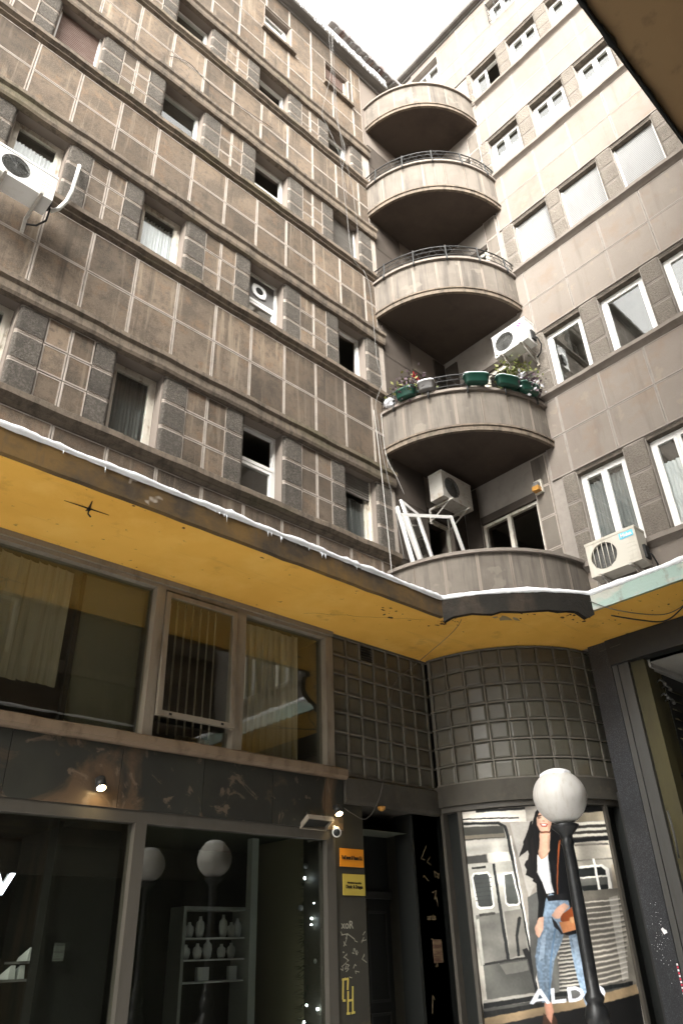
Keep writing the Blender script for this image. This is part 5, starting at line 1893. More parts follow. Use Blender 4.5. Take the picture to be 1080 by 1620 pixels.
    at = me.color_attributes.new('print', 'FLOAT_COLOR', 'CORNER')
    cols = np.ones((GH * GW, 4, 4), dtype=np.float32)
    cols[:, :, :3] = lin.reshape(-1, 1, 3)
    at.data.foreach_set('color', cols.ravel())
    M = bpy.data.materials.new('printed_poster')
    M.use_nodes = True
    N, L = M.node_tree.nodes, M.node_tree.links
    a = N.new('ShaderNodeAttribute')
    a.attribute_name = 'print'
    bs = N['Principled BSDF']
    bs.inputs['Roughness'].default_value = 0.55
    bs.inputs['Specular IOR Level'].default_value = 0.25
    L.new(a.outputs['Color'], bs.inputs['Base Color'])
    L.new(a.outputs['Color'], bs.inputs['Emission Color'])
    bs.inputs['Emission Strength'].default_value = POSTER_GLOW
    me.materials.append(M)
    o = bpy.data.objects.new('poster', me)
    o.location = (8.5, 5.6, Z0)
    COL.objects.link(o)
    tag(o, 'tall curved printed poster of a woman in jeans and black jacket beside a silver train', 'poster')
POSTER_GLOW = 0.06
make_poster()

# ------------------------------------------------------------------ air conditioners
def ac_unit(loc, rz, label, w=0.76, h=0.52, dp=0.28, M=None, kind='plain', strut=True):
    M = M or M_ACW
    root = empty('air_conditioner', loc, rz)
    tag(root, label, 'air conditioner', 'air conditioners on the facade')
    hw = w / 2
    fx, fz, fr = -0.13 * w / 0.76, h / 2, h * 0.385
    mb = MB()
    K = 40
    circ, rect = [], []
    for q in range(K):
        t = 2 * math.pi * q / K
        c, s_ = math.cos(t), math.sin(t)
        circ.append((fx + fr * c, -dp, fz + fr * s_))
        kx = ((hw - fx) / c) if c > 1e-6 else ((-hw - fx) / c if c < -1e-6 else 1e9)
        kz = ((h - fz) / s_) if s_ > 1e-6 else ((0 - fz) / s_ if s_ < -1e-6 else 1e9)
        k = min(kx, kz)
        rect.append((fx + k * c, -dp, fz + k * s_))
    back = [(x, -dp + 0.06, z) for x, y, z in circ]
    mb.add(circ + rect + back, [(q, (q + 1) % K, K + (q + 1) % K, K + q) for q in range(K)] + [(q, (q + 1) % K, 2 * K + (q + 1) % K, 2 * K + q) for q in range(K)])
    cor = [(-hw, -dp, 0), (hw, -dp, 0), (hw, -dp, h), (-hw, -dp, h)]
    for c_ in cor:
        near = sorted(range(K), key=lambda q: math.dist(rect[q], c_))[:2]
        mb.add([c_, rect[near[0]], rect[near[1]]], [(0, 1, 2)])
    mb.add([(x, -dp + 0.0, z) for x, z in ((-hw, 0), (hw, 0), (hw, h), (-hw, h))] + [(x, 0, z) for x, z in ((-hw, 0), (hw, 0), (hw, h), (-hw, h))],
           [(0, 1, 5, 4), (1, 2, 6, 5), (2, 3, 7, 6), (3, 0, 4, 7), (4, 5, 6, 7)])
    mb.box(Id, -hw - 0.006, hw + 0.006, -dp - 0.006, 0.004, h - 0.03, h + 0.008)
    cas = lpart('casing', mb, M, root, fix=False)
    mb = MB()
    mb.add([(x, -dp + 0.055, z) for x, y, z in circ], [tuple(range(K))])
    fan = lpart('fan', mb, M_ACD, root, fix=False)
    mb = MB()
    for rr in ([0.3, 0.5, 0.7, 0.88, 0.98] if kind != 'bars' else [0.99]):
        mb.tube([(fx + fr * rr * math.cos(2 * math.pi * q / 24), -dp + 0.004, fz + fr * rr * math.sin(2 * math.pi * q / 24)) for q in range(25)], 0.0035, 4)
    if kind == 'bars':
        for k in range(-2, 3):
            x = fx + fr * 0.36 * k
            hh = math.sqrt(max(fr * fr - (x - fx) ** 2, 0))
            mb.tube([(x, -dp - 0.003, fz - hh), (x, -dp - 0.003, fz + hh)], 0.006, 5)
    else:
        for k in range(8):
            t = math.pi * k / 8
            mb.tube([(fx - fr * math.cos(t), -dp + 0.002, fz - fr * math.sin(t)), (fx + fr * math.cos(t), -dp + 0.002, fz + fr * math.sin(t))], 0.003, 4)
    lpart('grille', mb, M_ACB if kind == 'bars' else M_ACD, root)
    mb = MB()
    for k in range(5):
        z = 0.05 + k * 0.06
        mb.box(Id, hw - 0.17, hw - 0.02, -dp - 0.003, -dp + 0.001, z, z + 0.006)
    lpart('louvre_mark', mb, M_ACB, root)
    if kind == 'badge_round':
        mb = MB()
        mb.add([(hw - 0.12 + 0.042 * math.cos(2 * math.pi * q / 20), -dp - 0.004, h - 0.10 + 0.042 * math.sin(2 * math.pi * q / 20)) for q in range(20)], [tuple(range(20))])
        lpart('badge', mb, M_PINK, root, fix=False)
        mb = MB()
        stroke(mb, lambda a, n, z: (a, -dp - 0.005 - n, z), [(hw - 0.12, h - 0.085), (hw - 0.12, h - 0.12), (hw - 0.098, h - 0.12)], 0.004, 0.0)
        stroke(mb, lambda a, n, z: (a, -dp - 0.005 - n, z), [(hw - 0.138, h - 0.085), (hw - 0.132, h - 0.085)], 0.004, 0.0)
        lpart('badge_mark', mb, M_PAINTW, root)
        mb = MB()
        put_text(mb, 'LG', 0.07, lambda x, y, z: (hw - 0.165 + x, -dp - 0.004 - z, h - 0.215 + y))
        lpart('lettering', mb, M_GREYINK, root)
    if kind == 'bars':
        mb = MB()
        mb.box(Id, hw - 0.235, hw - 0.03, -dp - 0.005, -dp - 0.002, h - 0.135, h - 0.045)
        lpart('badge', mb, M_CYAN, root)
        mb = MB()
        put_text(mb, 'Midea', 0.075, lambda x, y, z: (hw - 0.215 + x, -dp - 0.008 - z, h - 0.115 + y), fit=0.165, bold=True)
        lpart('lettering', mb, M_PAINTW, root)
    for sx in (-0.6, 0.6):
        mb = MB()
        x = hw * sx
        mb.box(Id, x - 0.018, x + 0.018, -dp - 0.06, 0.16, -0.045, -0.012)
        if strut:
            mb.tube([(x, -dp + 0.03, -0.04), (x, 0.16, -0.26)], 0.014, 5)
        mb.box(Id, x - 0.02, x + 0.02, 0.145, 0.165, -0.30, -0.01)
        lpart('bracket', mb, M_GALV, root)
    mb = MB()
    mb.tube([(hw + 0.005, -0.08, 0.18), (hw + 0.05, -0.04, 0.12), (hw + 0.06, 0.04, 0.0), (hw - 0.02, 0.10, -0.10), (hw - 0.12, 0.14, -0.12)], 0.013, 6)
    mb.box(Id, hw, hw + 0.03, -0.16, -0.04, 0.06, 0.26)
    lpart('pipe', mb, M_CABLEB, root)
    return root
ac_unit((9.27, 4.03, 6.02), -math.pi / 2, 'beige air conditioner with blue brand label, lowest right, touching the canopy snow', w=0.76, h=0.52, kind='bars', M=M_ACB)
ac_unit((9.25, 4.92, 10.72), -math.pi / 2, 'white air conditioner with round pink badge above the balcony plants', w=0.70, h=0.50, kind='badge_round')
ac_unit((1.07, 6.55, 9.36), 0.0, 'white air conditioner with drain hose on the left facade at the frame edge', w=0.70, h=0.43, dp=0.27, kind='bars2', strut=False)
ac_unit((8.68, 6.55, 8.02), 0.0, 'grimy air conditioner in the dark corner above the lowest balcony', w=0.78, h=0.50, M=M_GALV)
tag(obj('drain_hose', (lambda m_: (m_.tube([(1.75, 6.76, 10.85), (1.72, 6.68, 10.78), (1.70, 6.62, 10.45), (1.69, 6.62, 10.15), (1.65, 6.60, 9.88), (1.58, 6.58, 9.66), (1.50, 6.55, 9.52)], 0.026, 8), m_)[1])(MB()), M_HOSE),
    'white corrugated hose hanging beside the left air conditioner', 'hose')

# ------------------------------------------------------------------ globe street lamps
def lamp_post(x, y, zc, label):
    root = empty('street_lamp', (x, y, 0))
    tag(root, label, 'street lamp', 'globe lamps in the alley')
    mb = MB()
    prof = [(0.19, 0.0), (0.19, 0.10), (0.15, 0.14), (0.13, 0.30), (0.11, 0.80), (0.125, 0.86), (0.12, 0.92), (0.085, 0.98), (0.075, 1.02), (0.095, 1.06), (0.100, 1.11), (0.085, 1.16), (0.066, 1.19),
            (0.080, 1.22), (0.080, 1.24), (0.056, 1.27), (0.055, 1.5), (0.058, 1.9), (0.052, 2.2), (0.050, zc - 0.42), (0.062, zc - 0.40), (0.050, zc - 0.37), (0.055, zc - 0.33), (0.12, zc - 0.27), (0.13, zc - 0.245), (0.10, zc - 0.235)]
    mb.lathe(prof, 20)
    lpart('post', mb, M_IRON, root)
    mb = MB()
    R_ = 0.247
    prof = []
    for i in range(2, 24):
        t = math.pi * i / 24
        rr = R_ * math.sin(t) * (1.0 - 0.06 * max(0, math.cos(t)))
        prof.append((rr, zc - R_ * 0.98 * math.cos(t)))
    mb.lathe(prof, 36)
    lpart('globe', mb, M_GLOBE, root)
    mb = MB()
    R = random.Random(int(x * 100))
    ph = [R.uniform(0, 6) for _ in range(4)]
    def fn(v, an, r, z):
        return v
    K, rows = 40, 9
    vs, fs = [], []
    for i in range(rows):
        for q in range(K):
            an = 2 * math.pi * q / K
            tmax = 0.62 + 0.05 * math.sin(3 * an + ph[0]) + 0.035 * math.sin(7 * an + ph[1]) + 0.02 * math.sin(15 * an + ph[2])
            t = tmax * (i + 0.15) / (rows - 1) if i < rows - 1 else tmax
            th = 0.016 * (1 if i < rows - 1 else -0.1)
            rr = (R_ + th) * math.sin(t) * 1.0
            vs.append((rr * math.cos(an), rr * math.sin(an), zc + (R_ * 0.98 + th) * math.cos(t)))
    for i in range(rows - 1):
        for q in range(K):
            w = (q + 1) % K
            fs.append((i * K + q, i * K + w, (i + 1) * K + w, (i + 1) * K + q))
    fs.append(tuple(range(K)))
    mb.add(vs, fs, 0, True)
    lpart('snow_cap', mb, M_SNOW, root)
lamp_post(6.50, 3.985, 2.81, 'black street lamp with white snow-capped globe before the train poster')
lamp_post(6.40, 2.33, 2.88, 'second globe street lamp, outside the frame, seen only mirrored in the shop glass')

# ------------------------------------------------------------------ spotlights, floodlight, camera, lantern on the wall
def spot(x, z, label, e=3.0):
    root = empty('spotlight', (x, 6.77, z))
    tag(root, label, 'spotlight', 'warm spotlights over the shops')
    mb = MB()
    mb.box(Id, -0.015, 0.015, -0.06, 0.0, 0.03, 0.07)
    lpart('bracket', mb, M_DARK, root)
    mb = MB()
    ax = Vector((0.0, -0.45, -0.9)).normalized()
    a = Vector((0, -0.05, 0.06))
    mb.tube([a, a + ax * 0.10], [0.045, 0.050], 14)
    lpart('housing', mb, M_DARK, root)
    mb = MB()
    mb.tube([a + ax * 0.101, a + ax * 0.108], [0.040, 0.036], 14)
    lpart('lens', mb, M_BULB, root)
    ld = bpy.data.lights.new('spotlight_light', 'SPOT')
    ld.energy = e
    ld.color = (1.0, 0.72, 0.36)
    ld.spot_size = math.radians(130)
    ld.spot_blend = 0.9
    ld.shadow_soft_size = 0.03
    lo = bpy.data.objects.new('spotlight_light', ld)
    COL.objects.link(lo)
    lo.parent = root
    lo.location = a + ax * 0.13
    lo.rotation_euler = (-ax).to_track_quat('Z', 'Y').to_euler()
spot(3.20, 3.00, 'lit warm spotlight on the marble band above the left shop')
spot(6.15, 3.02, 'lit warm spotlight at the shop corner beside the floodlight')
root = empty('floodlight', (5.84, 6.72, 2.88))
tag(root, 'flat rectangular metal floodlight hanging from the marble band at shop corner', 'floodlight')
def fl(a, n, z):      # tilted so that its face looks down and out
    an = math.radians(58)
    return (a, -(n * math.cos(an) + z * math.sin(an)), -n * math.sin(an) + z * math.cos(an))
mb = MB()
mb.ring(fl, -0.19, 0.19, -0.09, 0.09, 0.018, -0.02, 0.03)
mb.box(fl, -0.172, 0.172, -0.02, -0.01, -0.072, 0.072)
lpart('housing', mb, M_BEIGE, root)
mb = MB()
mb.box(fl, -0.17, 0.17, -0.008, 0.0, -0.07, 0.07)
lpart('glass', mb, M_BLACK, root)
mb = MB()
mb.tube([(-0.12, -0.04, 0.03), (-0.12, 0.03, 0.10)], 0.012, 6)
mb.tube([(0.12, -0.04, 0.03), (0.12, 0.03, 0.10)], 0.012, 6)
lpart('bracket', mb, M_DARK, root)
root = empty('security_camera', (6.11, 6.75, 2.84))
tag(root, 'small white bullet security camera under the corner spotlight', 'camera')
ax = Vector((-0.62, -0.72, -0.22)).normalized()
a = Vector((0.02, -0.04, -0.03))
mb = MB()
mb.tube([a, a + ax * 0.15, a + ax * 0.17], [0.045, 0.05, 0.052], 16)
lpart('body', mb, M_ACW, root)
mb = MB()
mb.tube([a + ax * 0.171, a + ax * 0.176], [0.038, 0.036], 16)
lpart('lens', mb, M_BLACK, root)
mb = MB()
mb.tube([(0.02, 0.0, 0.02), a], 0.018, 8)
lpart('mount', mb, M_ACW, root)
root = empty('wall_lantern', (9.44, 5.19, 8.10))
tag(root, 'small box wall lantern with amber lens beside the lowest balcony window', 'lantern')
mb = MB()
mb.box(Id, -0.02, 0.05, -0.07, 0.07, -0.10, 0.14)
lpart('backplate', mb, M_OLDWHITE, root)
mb = MB()
mb.box(Id, -0.12, -0.02, -0.06, 0.06, -0.09, -0.01)
lpart('lens', mb, M_AMBER, root)
mb = MB()
mb.box(Id, -0.10, -0.02, -0.05, 0.05, 0.0, 0.07)
lpart('shade', mb, M_GREYPL, root)
tag(obj('ceiling_fitting', (lambda m_: (m_.tube([(6.88, 6.70, 3.135), (6.88, 6.70, 3.10)], [0.05, 0.045], 12), m_.tube([(6.88, 6.70, 3.10), (6.88, 6.70, 3.085)], [0.035, 0.02], 12), m_)[2])(MB()), M_AMBER),
    'small round brown lamp fitting under the entrance lintel', 'lamp')

# ------------------------------------------------------------------ plates by the entrance
def plate(a0, a1, z0, z1, M, lines, label):
    root = empty('name_plate', ((a0 + a1) / 2, 6.785, z0))
    tag(root, label, 'sign', 'name plates by the entrance')
    w, h = a1 - a0, z1 - z0
    mb = MB()
    mb.box(Id, -w / 2, w / 2, -0.012, -0.0005, 0, h)
    lpart('board', mb, M, root)
    mb = MB()
    for body, size, zz, fit, bold in lines:
        put_text(mb, body, size, lambda x, y, z: (-fit / 2 + x, -0.014 - z, zz + y), fit=fit, bold=bold)
    lpart('lettering', mb, M_INK, root)
plate(6.24, 6.61, 2.455, 2.645, M_ORANGE, [('Vodi Invest & Finance S.A.', 0.06, 0.075, 0.33, True)], 'orange name plate with black lettering beside the entrance')
plate(6.275, 6.615, 2.165, 2.38, M_YELLOW, [('Advokatska kancelarija', 0.03, 0.118, 0.22, False), ('Dunic & Dragas', 0.05, 0.07, 0.26, True)], 'yellow brass name plate below the orange plate')

# ------------------------------------------------------------------ shop contents
tag(obj('lit_letter', (lambda m_: (put_text(m_, 'W', 0.22, lambda x, y, z: (2.325 + x, 6.815 - z * 4, 2.10 + y), bold=True, fit=0.285), m_)[1])(MB()), M_LIT),
    'glowing white letter W cut off at the lower left frame edge', 'letter')
root = empty('display_shelf', (5.77, 8.5, 0.02))
tag(root, 'white framed jewellery display shelf inside the right shop window', 'shelf')
mb = MB()
mb.ring(Id, -0.47, 0.47, 0.0, 2.12, 0.04, -0.02, 0.28)
lpart('frame', mb, M_COLUMN, root)
for z in (1.36, 1.58, 1.80):
    mb = MB()
    mb.box(Id, -0.43, 0.43, -0.02, 0.27, z - 0.02, z - 0.003)
    lpart('board', mb, M_BUST, root)
for k, (x, z, h) in enumerate(((5.45, 1.80, 0.16), (5.60, 1.80, 0.22), (5.93, 1.80, 0.24), (6.05, 1.80, 0.16), (6.14, 1.80, 0.2), (5.42, 1.58, 0.15), (5.58, 1.58, 0.16), (5.72, 1.58, 0.21), (5.92, 1.58, 0.15), (6.06, 1.58, 0.16))):
    mb = MB()
    mb.lathe([(0.035, 0.0), (0.05, 0.02), (0.062, h * 0.45), (0.055, h * 0.7), (0.025, h * 0.82), (0.02, h)], 12, 0, (x, 8.58, z + 0.02), fn=lambda v, an, r, zz: (v[0], 8.58 + (v[1] - 8.58) * 0.55, v[2]))
    nth = ('first', 'second', 'third', 'fourth', 'fifth')[k % 5]
    tag(obj('necklace_bust', mb, M_BUST), '%s white necklace bust from the left on the %s display shelf' % (nth, 'upper' if k < 5 else 'middle'), 'bust', 'busts in the shop window')
for x, wd, sd_ in ((5.66, 0.16, 'larger'), (6.08, 0.11, 'smaller')):
    mb = MB()
    mb.box(Id, x - wd / 2, x + wd / 2, 8.55, 8.60, 1.378, 1.378 + 0.14)
    tag(obj('jewellery_box', mb, M_BUST), '%s white jewellery box on the lowest display shelf' % sd_, 'box', 'boxes in the shop window')
# slim christmas tree at the shop corner
root = empty('christmas_tree', (6.30, 7.35, 0.02))
tag(root, 'slim dark christmas tree with tiny white lights behind the shop corner glass', 'christmas tree')
mb = MB()
mb.tube([(0, 0, 0), (0, 0, 2.6)], 0.02, 6)
lpart('trunk', mb, M_WOOD, root)
mb = MB()
R = random.Random(21)
for k in range(1500):
    z = 0.25 + 2.35 * R.random()
    rad = 0.24 * (1 - z / 2.9) + 0.05
    t = R.uniform(0, 6.283)
    p = Vector((math.cos(t) * rad * R.random() ** 0.5, math.sin(t) * rad * R.random() ** 0.5, z))
    d = Vector((math.cos(t), math.sin(t), R.uniform(-0.6, 0.3))).normalized() * R.uniform(0.05, 0.11)
    e = Vector((-math.sin(t), math.cos(t), 0.2)) * 0.008
    mb.add([p - e, p + e, p + d], [(0, 1, 2)])
lpart('needles', mb, M_PINE, root, fix=False)
for k in range(34):
    z = 0.75 + 1.8 * R.random()
    rad = 0.23 * (1 - z / 2.9) + 0.06
    t = R.uniform(3.4, 6.0)
    mb = MB()
    mb.sphere((math.cos(t) * (rad + 0.09), math.sin(t) * (rad + 0.09), z), R.uniform(0.008, 0.014), 5)
    lpart('light', mb, M_LED, root)
for k in range(9):
    z = 0.8 + 1.7 * R.random()
    rad = 0.23 * (1 - z / 2.9) + 0.05
    t = R.uniform(3.2, 6.0)
    mb = MB()
    mb.sphere((math.cos(t) * (rad + 0.06), math.sin(t) * (rad + 0.06), z), 0.032, 7)
    lpart('bauble', mb, M_BAUBLE, root)
root = empty('gift_box', (6.47, 7.22, 1.02))
tag(root, 'tall glowing yellow box stacked behind the shop corner mullion', 'box')
mb = MB()
mb.box(Id, -0.05, 0.03, -0.05, 0.05, 0.0, 0.20)
mb.box(Id, -0.055, 0.03, -0.055, 0.05, 0.21, 0.24)
lpart('lower_box', mb, M_ACRYL, root)
mb = MB()
mb.box(Id, -0.045, 0.03, -0.05, 0.05, 0.245, 1.05)
lpart('upper_box', mb, mat('green_box', (0.10, 0.13, 0.04), 0.6, 0.2), root)
def shoe_pair(loc, label):
    root = empty('shoe_pair', loc)
    tag(root, label, 'shoes', 'shoes in the left shop window')
    for dx in (0, 0.08):
        mb = MB()
        mb.add([(dx - 0.03, -0.1, 0), (dx + 0.03, -0.1, 0), (dx + 0.035, 0.05, 0), (dx + 0.025, 0.14, 0), (dx - 0.025, 0.14, 0), (dx - 0.035, 0.05, 0),
                (dx - 0.02, -0.1, 0.10), (dx + 0.02, -0.1, 0.10), (dx + 0.025, 0.04, 0.05), (dx + 0.015, 0.13, 0.03), (dx - 0.015, 0.13, 0.03), (dx - 0.025, 0.04, 0.05)],
               [(0, 1, 2, 3, 4, 5), (6, 7, 8, 9, 10, 11)] + [(i, (i + 1) % 6, 6 + (i + 1) % 6, 6 + i) for i in range(6)])
        lpart('shoe', mb, M_BUST, root)
    mb = MB()
    mb.box(Id, -0.12, 0.2, -0.12, 0.16, -0.02, -0.002)
    lpart('glass_shelf', mb, M_GREYPL, root)
shoe_pair((2.92, 7.4, 1.50), 'pale shoes on the lower small shelf of the left shop')
shoe_pair((3.06, 7.4, 1.63), 'white shoes on the upper small shelf of the left shop')
tag(obj('notice_card', (lambda m_: (m_.box(Id, 3.07, 3.165, 6.885, 6.89, 1.62, 1.75), m_)[1])(MB()), mat('grey_card', (0.10, 0.11, 0.105), 0.8, 0.1, layers=[((3, 3, 60), 2, 0.5, 0.6, (0.05, 0.055, 0.05), 0.8)])),
    'small grey notice card stuck on the dark shop door', 'notice')
root = empty('mirrored_sign', (3.86, 7.3, 2.3))
tag(root, 'glowing strokes for a sign mirrored in the shop glass beside the mullion', 'sign')
def sg(a, n, z):
    return (a - 0.07, -n, z)
mb = MB()
stroke(mb, sg, [(0.08, 0.17), (0.05, 0.18), (0.02, 0.165), (0.01, 0.14), (0.03, 0.125), (0.07, 0.125)], 0.007, 0.0)
stroke(mb, sg, [(0.03, 0.12), (0.005, 0.10), (0.005, 0.07), (0.03, 0.05), (0.07, 0.06)], 0.007, 0.001)
pts = [(-0.19 + 0.012 * i, 0.012 + 0.008 * math.sin(i * 1.7)) for i in range(19)]
stroke(mb, sg, pts, 0.006, 0.002)
stroke(mb, sg, [(-0.09, 0.05), (-0.05, 0.06), (-0.01, 0.04), (0.0, 0.0), (-0.03, -0.02)], 0.005, 0.003)
stroke(mb, sg, [(-0.075, -0.07), (-0.08, -0.14), (-0.095, -0.22)], 0.005, 0.004)
lpart('lettering', mb, M_LITW, root)  # mirror image of a lit sign, built as emissive strokes inside the shop

# ------------------------------------------------------------------ balcony plants
def leaf_part(root, n, spread, c, size, seed, mats):
    mb = MB()
    mb.leaves(c, spread, n, size, seed, mis=list(range(len(mats))))
    R = random.Random(seed)
    for k in range(8):
        mb.tube([(c[0] + R.uniform(-1, 1) * spread[0], c[1] + R.uniform(-1, 1) * spread[1], c[2] - spread[2] * 1.6), (c[0] + R.uniform(-1.5, 1.5) * spread[0], c[1] + R.uniform(-1.5, 1.5) * spread[1], c[2] + spread[2])], 0.004, 4, 0)
    lpart('foliage', mb, mats, root, fix=False)
def trough(th, r, z, label, w=0.42, M=None, plant=None, seed=1, snow=True, h=0.17):
    p = pol(th, r, z)
    root = empty('planter', p, math.radians(th + 90))
    tag(root, label, 'planter', 'planters on the balcony')
    mb = MB()
    K = 28
    def ell(sx, sy, zz):
        return [(sx * math.copysign(abs(math.cos(2 * math.pi * q / K)) ** 0.6, math.cos(2 * math.pi * q / K)), sy * math.copysign(abs(math.sin(2 * math.pi * q / K)) ** 0.6, math.sin(2 * math.pi * q / K)), zz) for q in range(K)]
    rings = [ell(w * 0.40, 0.055, 0), ell(w * 0.46, 0.075, 0.02), ell(w * 0.49, 0.088, h * 0.8), ell(w * 0.52, 0.10, h * 0.82), ell(w * 0.52, 0.10, h), ell(w * 0.47, 0.08, h), ell(w * 0.46, 0.078, h * 0.75)]
    vs = [v for r_ in rings for v in r_]
    fs = [(i * K + q, i * K + (q + 1) % K, (i + 1) * K + (q + 1) % K, (i + 1) * K + q) for i in range(6) for q in range(K)]
    fs += [tuple(range(K)), tuple(6 * K + q for q in range(K))]
    mb.add(vs, fs, 0, True)
    lpart('tub', mb, M or M_GREEN, root)
    if snow:
        mb = MB()
        mb.tube([(v[0] * 0.98, v[1] * 0.98, h + 0.004) for v in ell(w * 0.5, 0.09, 0)] + [(w * 0.49, 0, h + 0.004)], 0.012, 6)
        lpart('snow', mb, M_SNOW, root)
    if plant:
        leaf_part(root, *plant)
    return root
B2 = 9.60
trough(229.5, 2.10, B2 + 0.02, 'dark green trough planter left of the pair, mid railing', snow=True)
trough(244.5, 2.10, B2 + 0.02, 'dark green trough planter right of the pair, below the leafy plant', snow=True)
trough(256.0, 2.10, B2 + 0.00, 'planter of dried purple stalks at the right end of the railing', w=0.40, plant=(260, (0.13, 0.06, 0.09), (0, 0, 0.20), 0.07, 9, [M_DRY, M_DRY, M_BAG]), snow=False)
trough(196.5, 2.08, B2 + 0.01, 'green planter of dry pink twigs at the left end of the railing', w=0.36, plant=(240, (0.13, 0.06, 0.12), (0.04, 0, 0.22), 0.07, 19, [M_DRY, M_DRY, M_LEAFY]), snow=False)
trough(206.5, 2.08, B2 + 0.02, 'grey box planter with a snowy rim near the left end of the railing', w=0.28, M=M_GREYPL, snow=True)
def pot(loc, r, h, label, plant=None, red=False, M=None):
    root = empty('flower_pot', loc)
    tag(root, label, 'flower pot', 'pots on the balcony')
    mb = MB()
    mb.lathe([(r * 0.7, 0), (r * 0.95, h * 0.85), (r * 1.06, h * 0.86), (r * 1.06, h), (r * 0.9, h), (r * 0.85, h * 0.85)], 20)
    lpart('pot', mb, M or M_GREEN, root)
    if plant:
        leaf_part(root, *plant)
    if red:
        mb = MB()
        R = random.Random(4)
        for k in range(3):
            x = R.uniform(-0.1, 0.15)
            mb.leaves((x, R.uniform(-0.05, 0.05), h + 0.30 + 0.05 * k), (0.012, 0.012, 0.05), 16, 0.03, k)
        lpart('flowers', mb, M_RED, root, fix=False)
    return root
pot((7.73, 6.38, B2 + 0.20), 0.10, 0.15, 'round green hanging pot against the left wall', red=False)
pot((7.86, 6.22, B2 + 0.10), 0.13, 0.17, 'dark pot with yellow green leaves and red flower spikes', (260, (0.12, 0.10, 0.07), (0.02, 0, 0.26), 0.06, 3, [M_LEAFY, M_LEAFY, M_LEAF]), True)
pot((9.05, 5.02, B2 + 0.05), 0.17, 0.2, 'bushy green leafy plant under the pink badged air conditioner', (700, (0.17, 0.17, 0.15), (0, 0, 0.42), 0.065, 5, [M_LEAF, M_LEAFY, M_LEAF]))
mb = MB()
mb.leaves((8.72, 4.95, B2 + 0.22), (0.02, 0.02, 0.05), 22, 0.04, 8)
mb.tube([(8.72, 4.95, B2), (8.72, 4.95, B2 + 0.2)], 0.006, 5)
tag(obj('red_flower', mb, M_RED, fix=False), 'small red flower between the two green trough planters', 'flower')
R = random.Random(14)
mb = MB()
vs, fs = [], []
K = 10
for i in range(7):
    t = math.pi * (i + 0.5) / 7
    for q in range(K):
        an = 2 * math.pi * q / K
        rr = 0.10 * math.sin(t) * R.uniform(0.75, 1.25)
        vs.append((7.47 + rr * math.cos(an), 6.56 + rr * math.sin(an), B2 + 0.09 - 0.10 * math.cos(t)))
for i in range(6):
    for q in range(K):
        fs.append((i * K + q, i * K + (q + 1) % K, (i + 1) * K + (q + 1) % K, (i + 1) * K + q))
fs += [tuple(range(K)), tuple(6 * K + q for q in range(K))]
mb.add(vs, fs)
tag(obj('plastic_bag', mb, M_BAG), 'crumpled white plastic bag at the left end of the planted balcony', 'bag')

# ------------------------------------------------------------------ discarded window frames on the lowest balcony
def frame_thing(P, w, h, label, glassed=False, bar=0.055):
    """P(a, z) -> base point; the frame leans in its own plane"""
    o, ex, ez = Vector(P[0]), Vector(P[1]).normalized(), Vector(P[2]).normalized()
    en = ex.cross(ez).normalized()
    root = empty('window_frame', P[0])
    tag(root, label, 'window frame', 'loose frames on the lowest balcony')
    def Wf(a, n, z):
        v = ex * a + en * n + ez * z
        return (v.x, v.y, v.z)
    mb = MB()
    mb.ring(Wf, 0, w, 0, h, bar, -0.02, 0.02)
    lpart('frame', mb, M_WHITE, root)
    if glassed:
        mb = MB()
        mb.box(Wf, bar, w - bar, -0.003, 0.003, bar, h - bar)
        lpart('pane', mb, M_GLASS, root)
frame_thing(((7.86, 6.45, 6.45), (0.45, 0.10, 0.0), (-0.22, 0.10, 1.0)), 0.56, 1.38, 'tall white glazed window frame leaning on the lowest balcony', True, 0.07)
frame_thing(((7.80, 6.55, 6.45), (0.25, 0.5, 0.0), (-0.16, 0.10, 1.0)), 0.30, 1.30, 'narrow white frame standing behind the tall glazed frame', False, 0.07)
frame_thing(((7.70, 6.40, 6.50), (0.80, -0.55, 0.0), (-0.42, -0.10, 0.62)), 0.80, 0.92, 'low white frame tilted forward over the lowest balcony coping', False, 0.05)

# ------------------------------------------------------------------ cables
def cable(pts, r, M, label, name='cable'):
    P = [Vector(p) for p in pts]
    out = []
    for i in range(len(P) - 1):
        p0, p1, p2, p3 = P[max(i - 1, 0)], P[i], P[i + 1], P[min(i + 2, len(P) - 1)]
        for k in range(6):
            t = k / 6
            out.append(0.5 * ((2 * p1) + (-p0 + p2) * t + (2 * p0 - 5 * p1 + 4 * p2 - p3) * t * t + (-p0 + 3 * p1 - 3 * p2 + p3) * t ** 3))
    out.append(P[-1])
    mb = MB()
    mb.tube(out, r, 5)
    tag(obj(name, mb, M), label, 'cable', 'cables on the facade')
cable([(6.34, 6.50, 20.45), (6.33, 6.52, 19.9), (6.47, 6.6, 19.0), (6.55, 6.62, 17.2), (6.72, 6.58, 16.2), (6.64, 6.62, 15.3), (6.74, 6.64, 14.2), (6.83, 6.66, 13.1), (7.05, 6.64, 12.8)], 0.0042, M_CABLEW, 'pale cable dropping from the roof gutter past the upper left windows')
cable([(6.38, 6.48, 20.45), (6.37, 6.55, 18.7), (6.14, 6.62, 17.0), (6.25, 6.62, 16.6), (6.55, 6.6, 15.9), (6.75, 6.62, 14.6)], 0.0034, M_CABLEW, 'thinner pale cable looping left below the roof gutter')
cable([(6.42, 6.50, 20.3), (6.52, 6.58, 18.2), (6.62, 6.6, 16.6), (6.90, 6.6, 15.0), (7.02, 6.62, 13.4)], 0.003, M_CABLEW, 'third pale cable slanting towards the upper balconies')
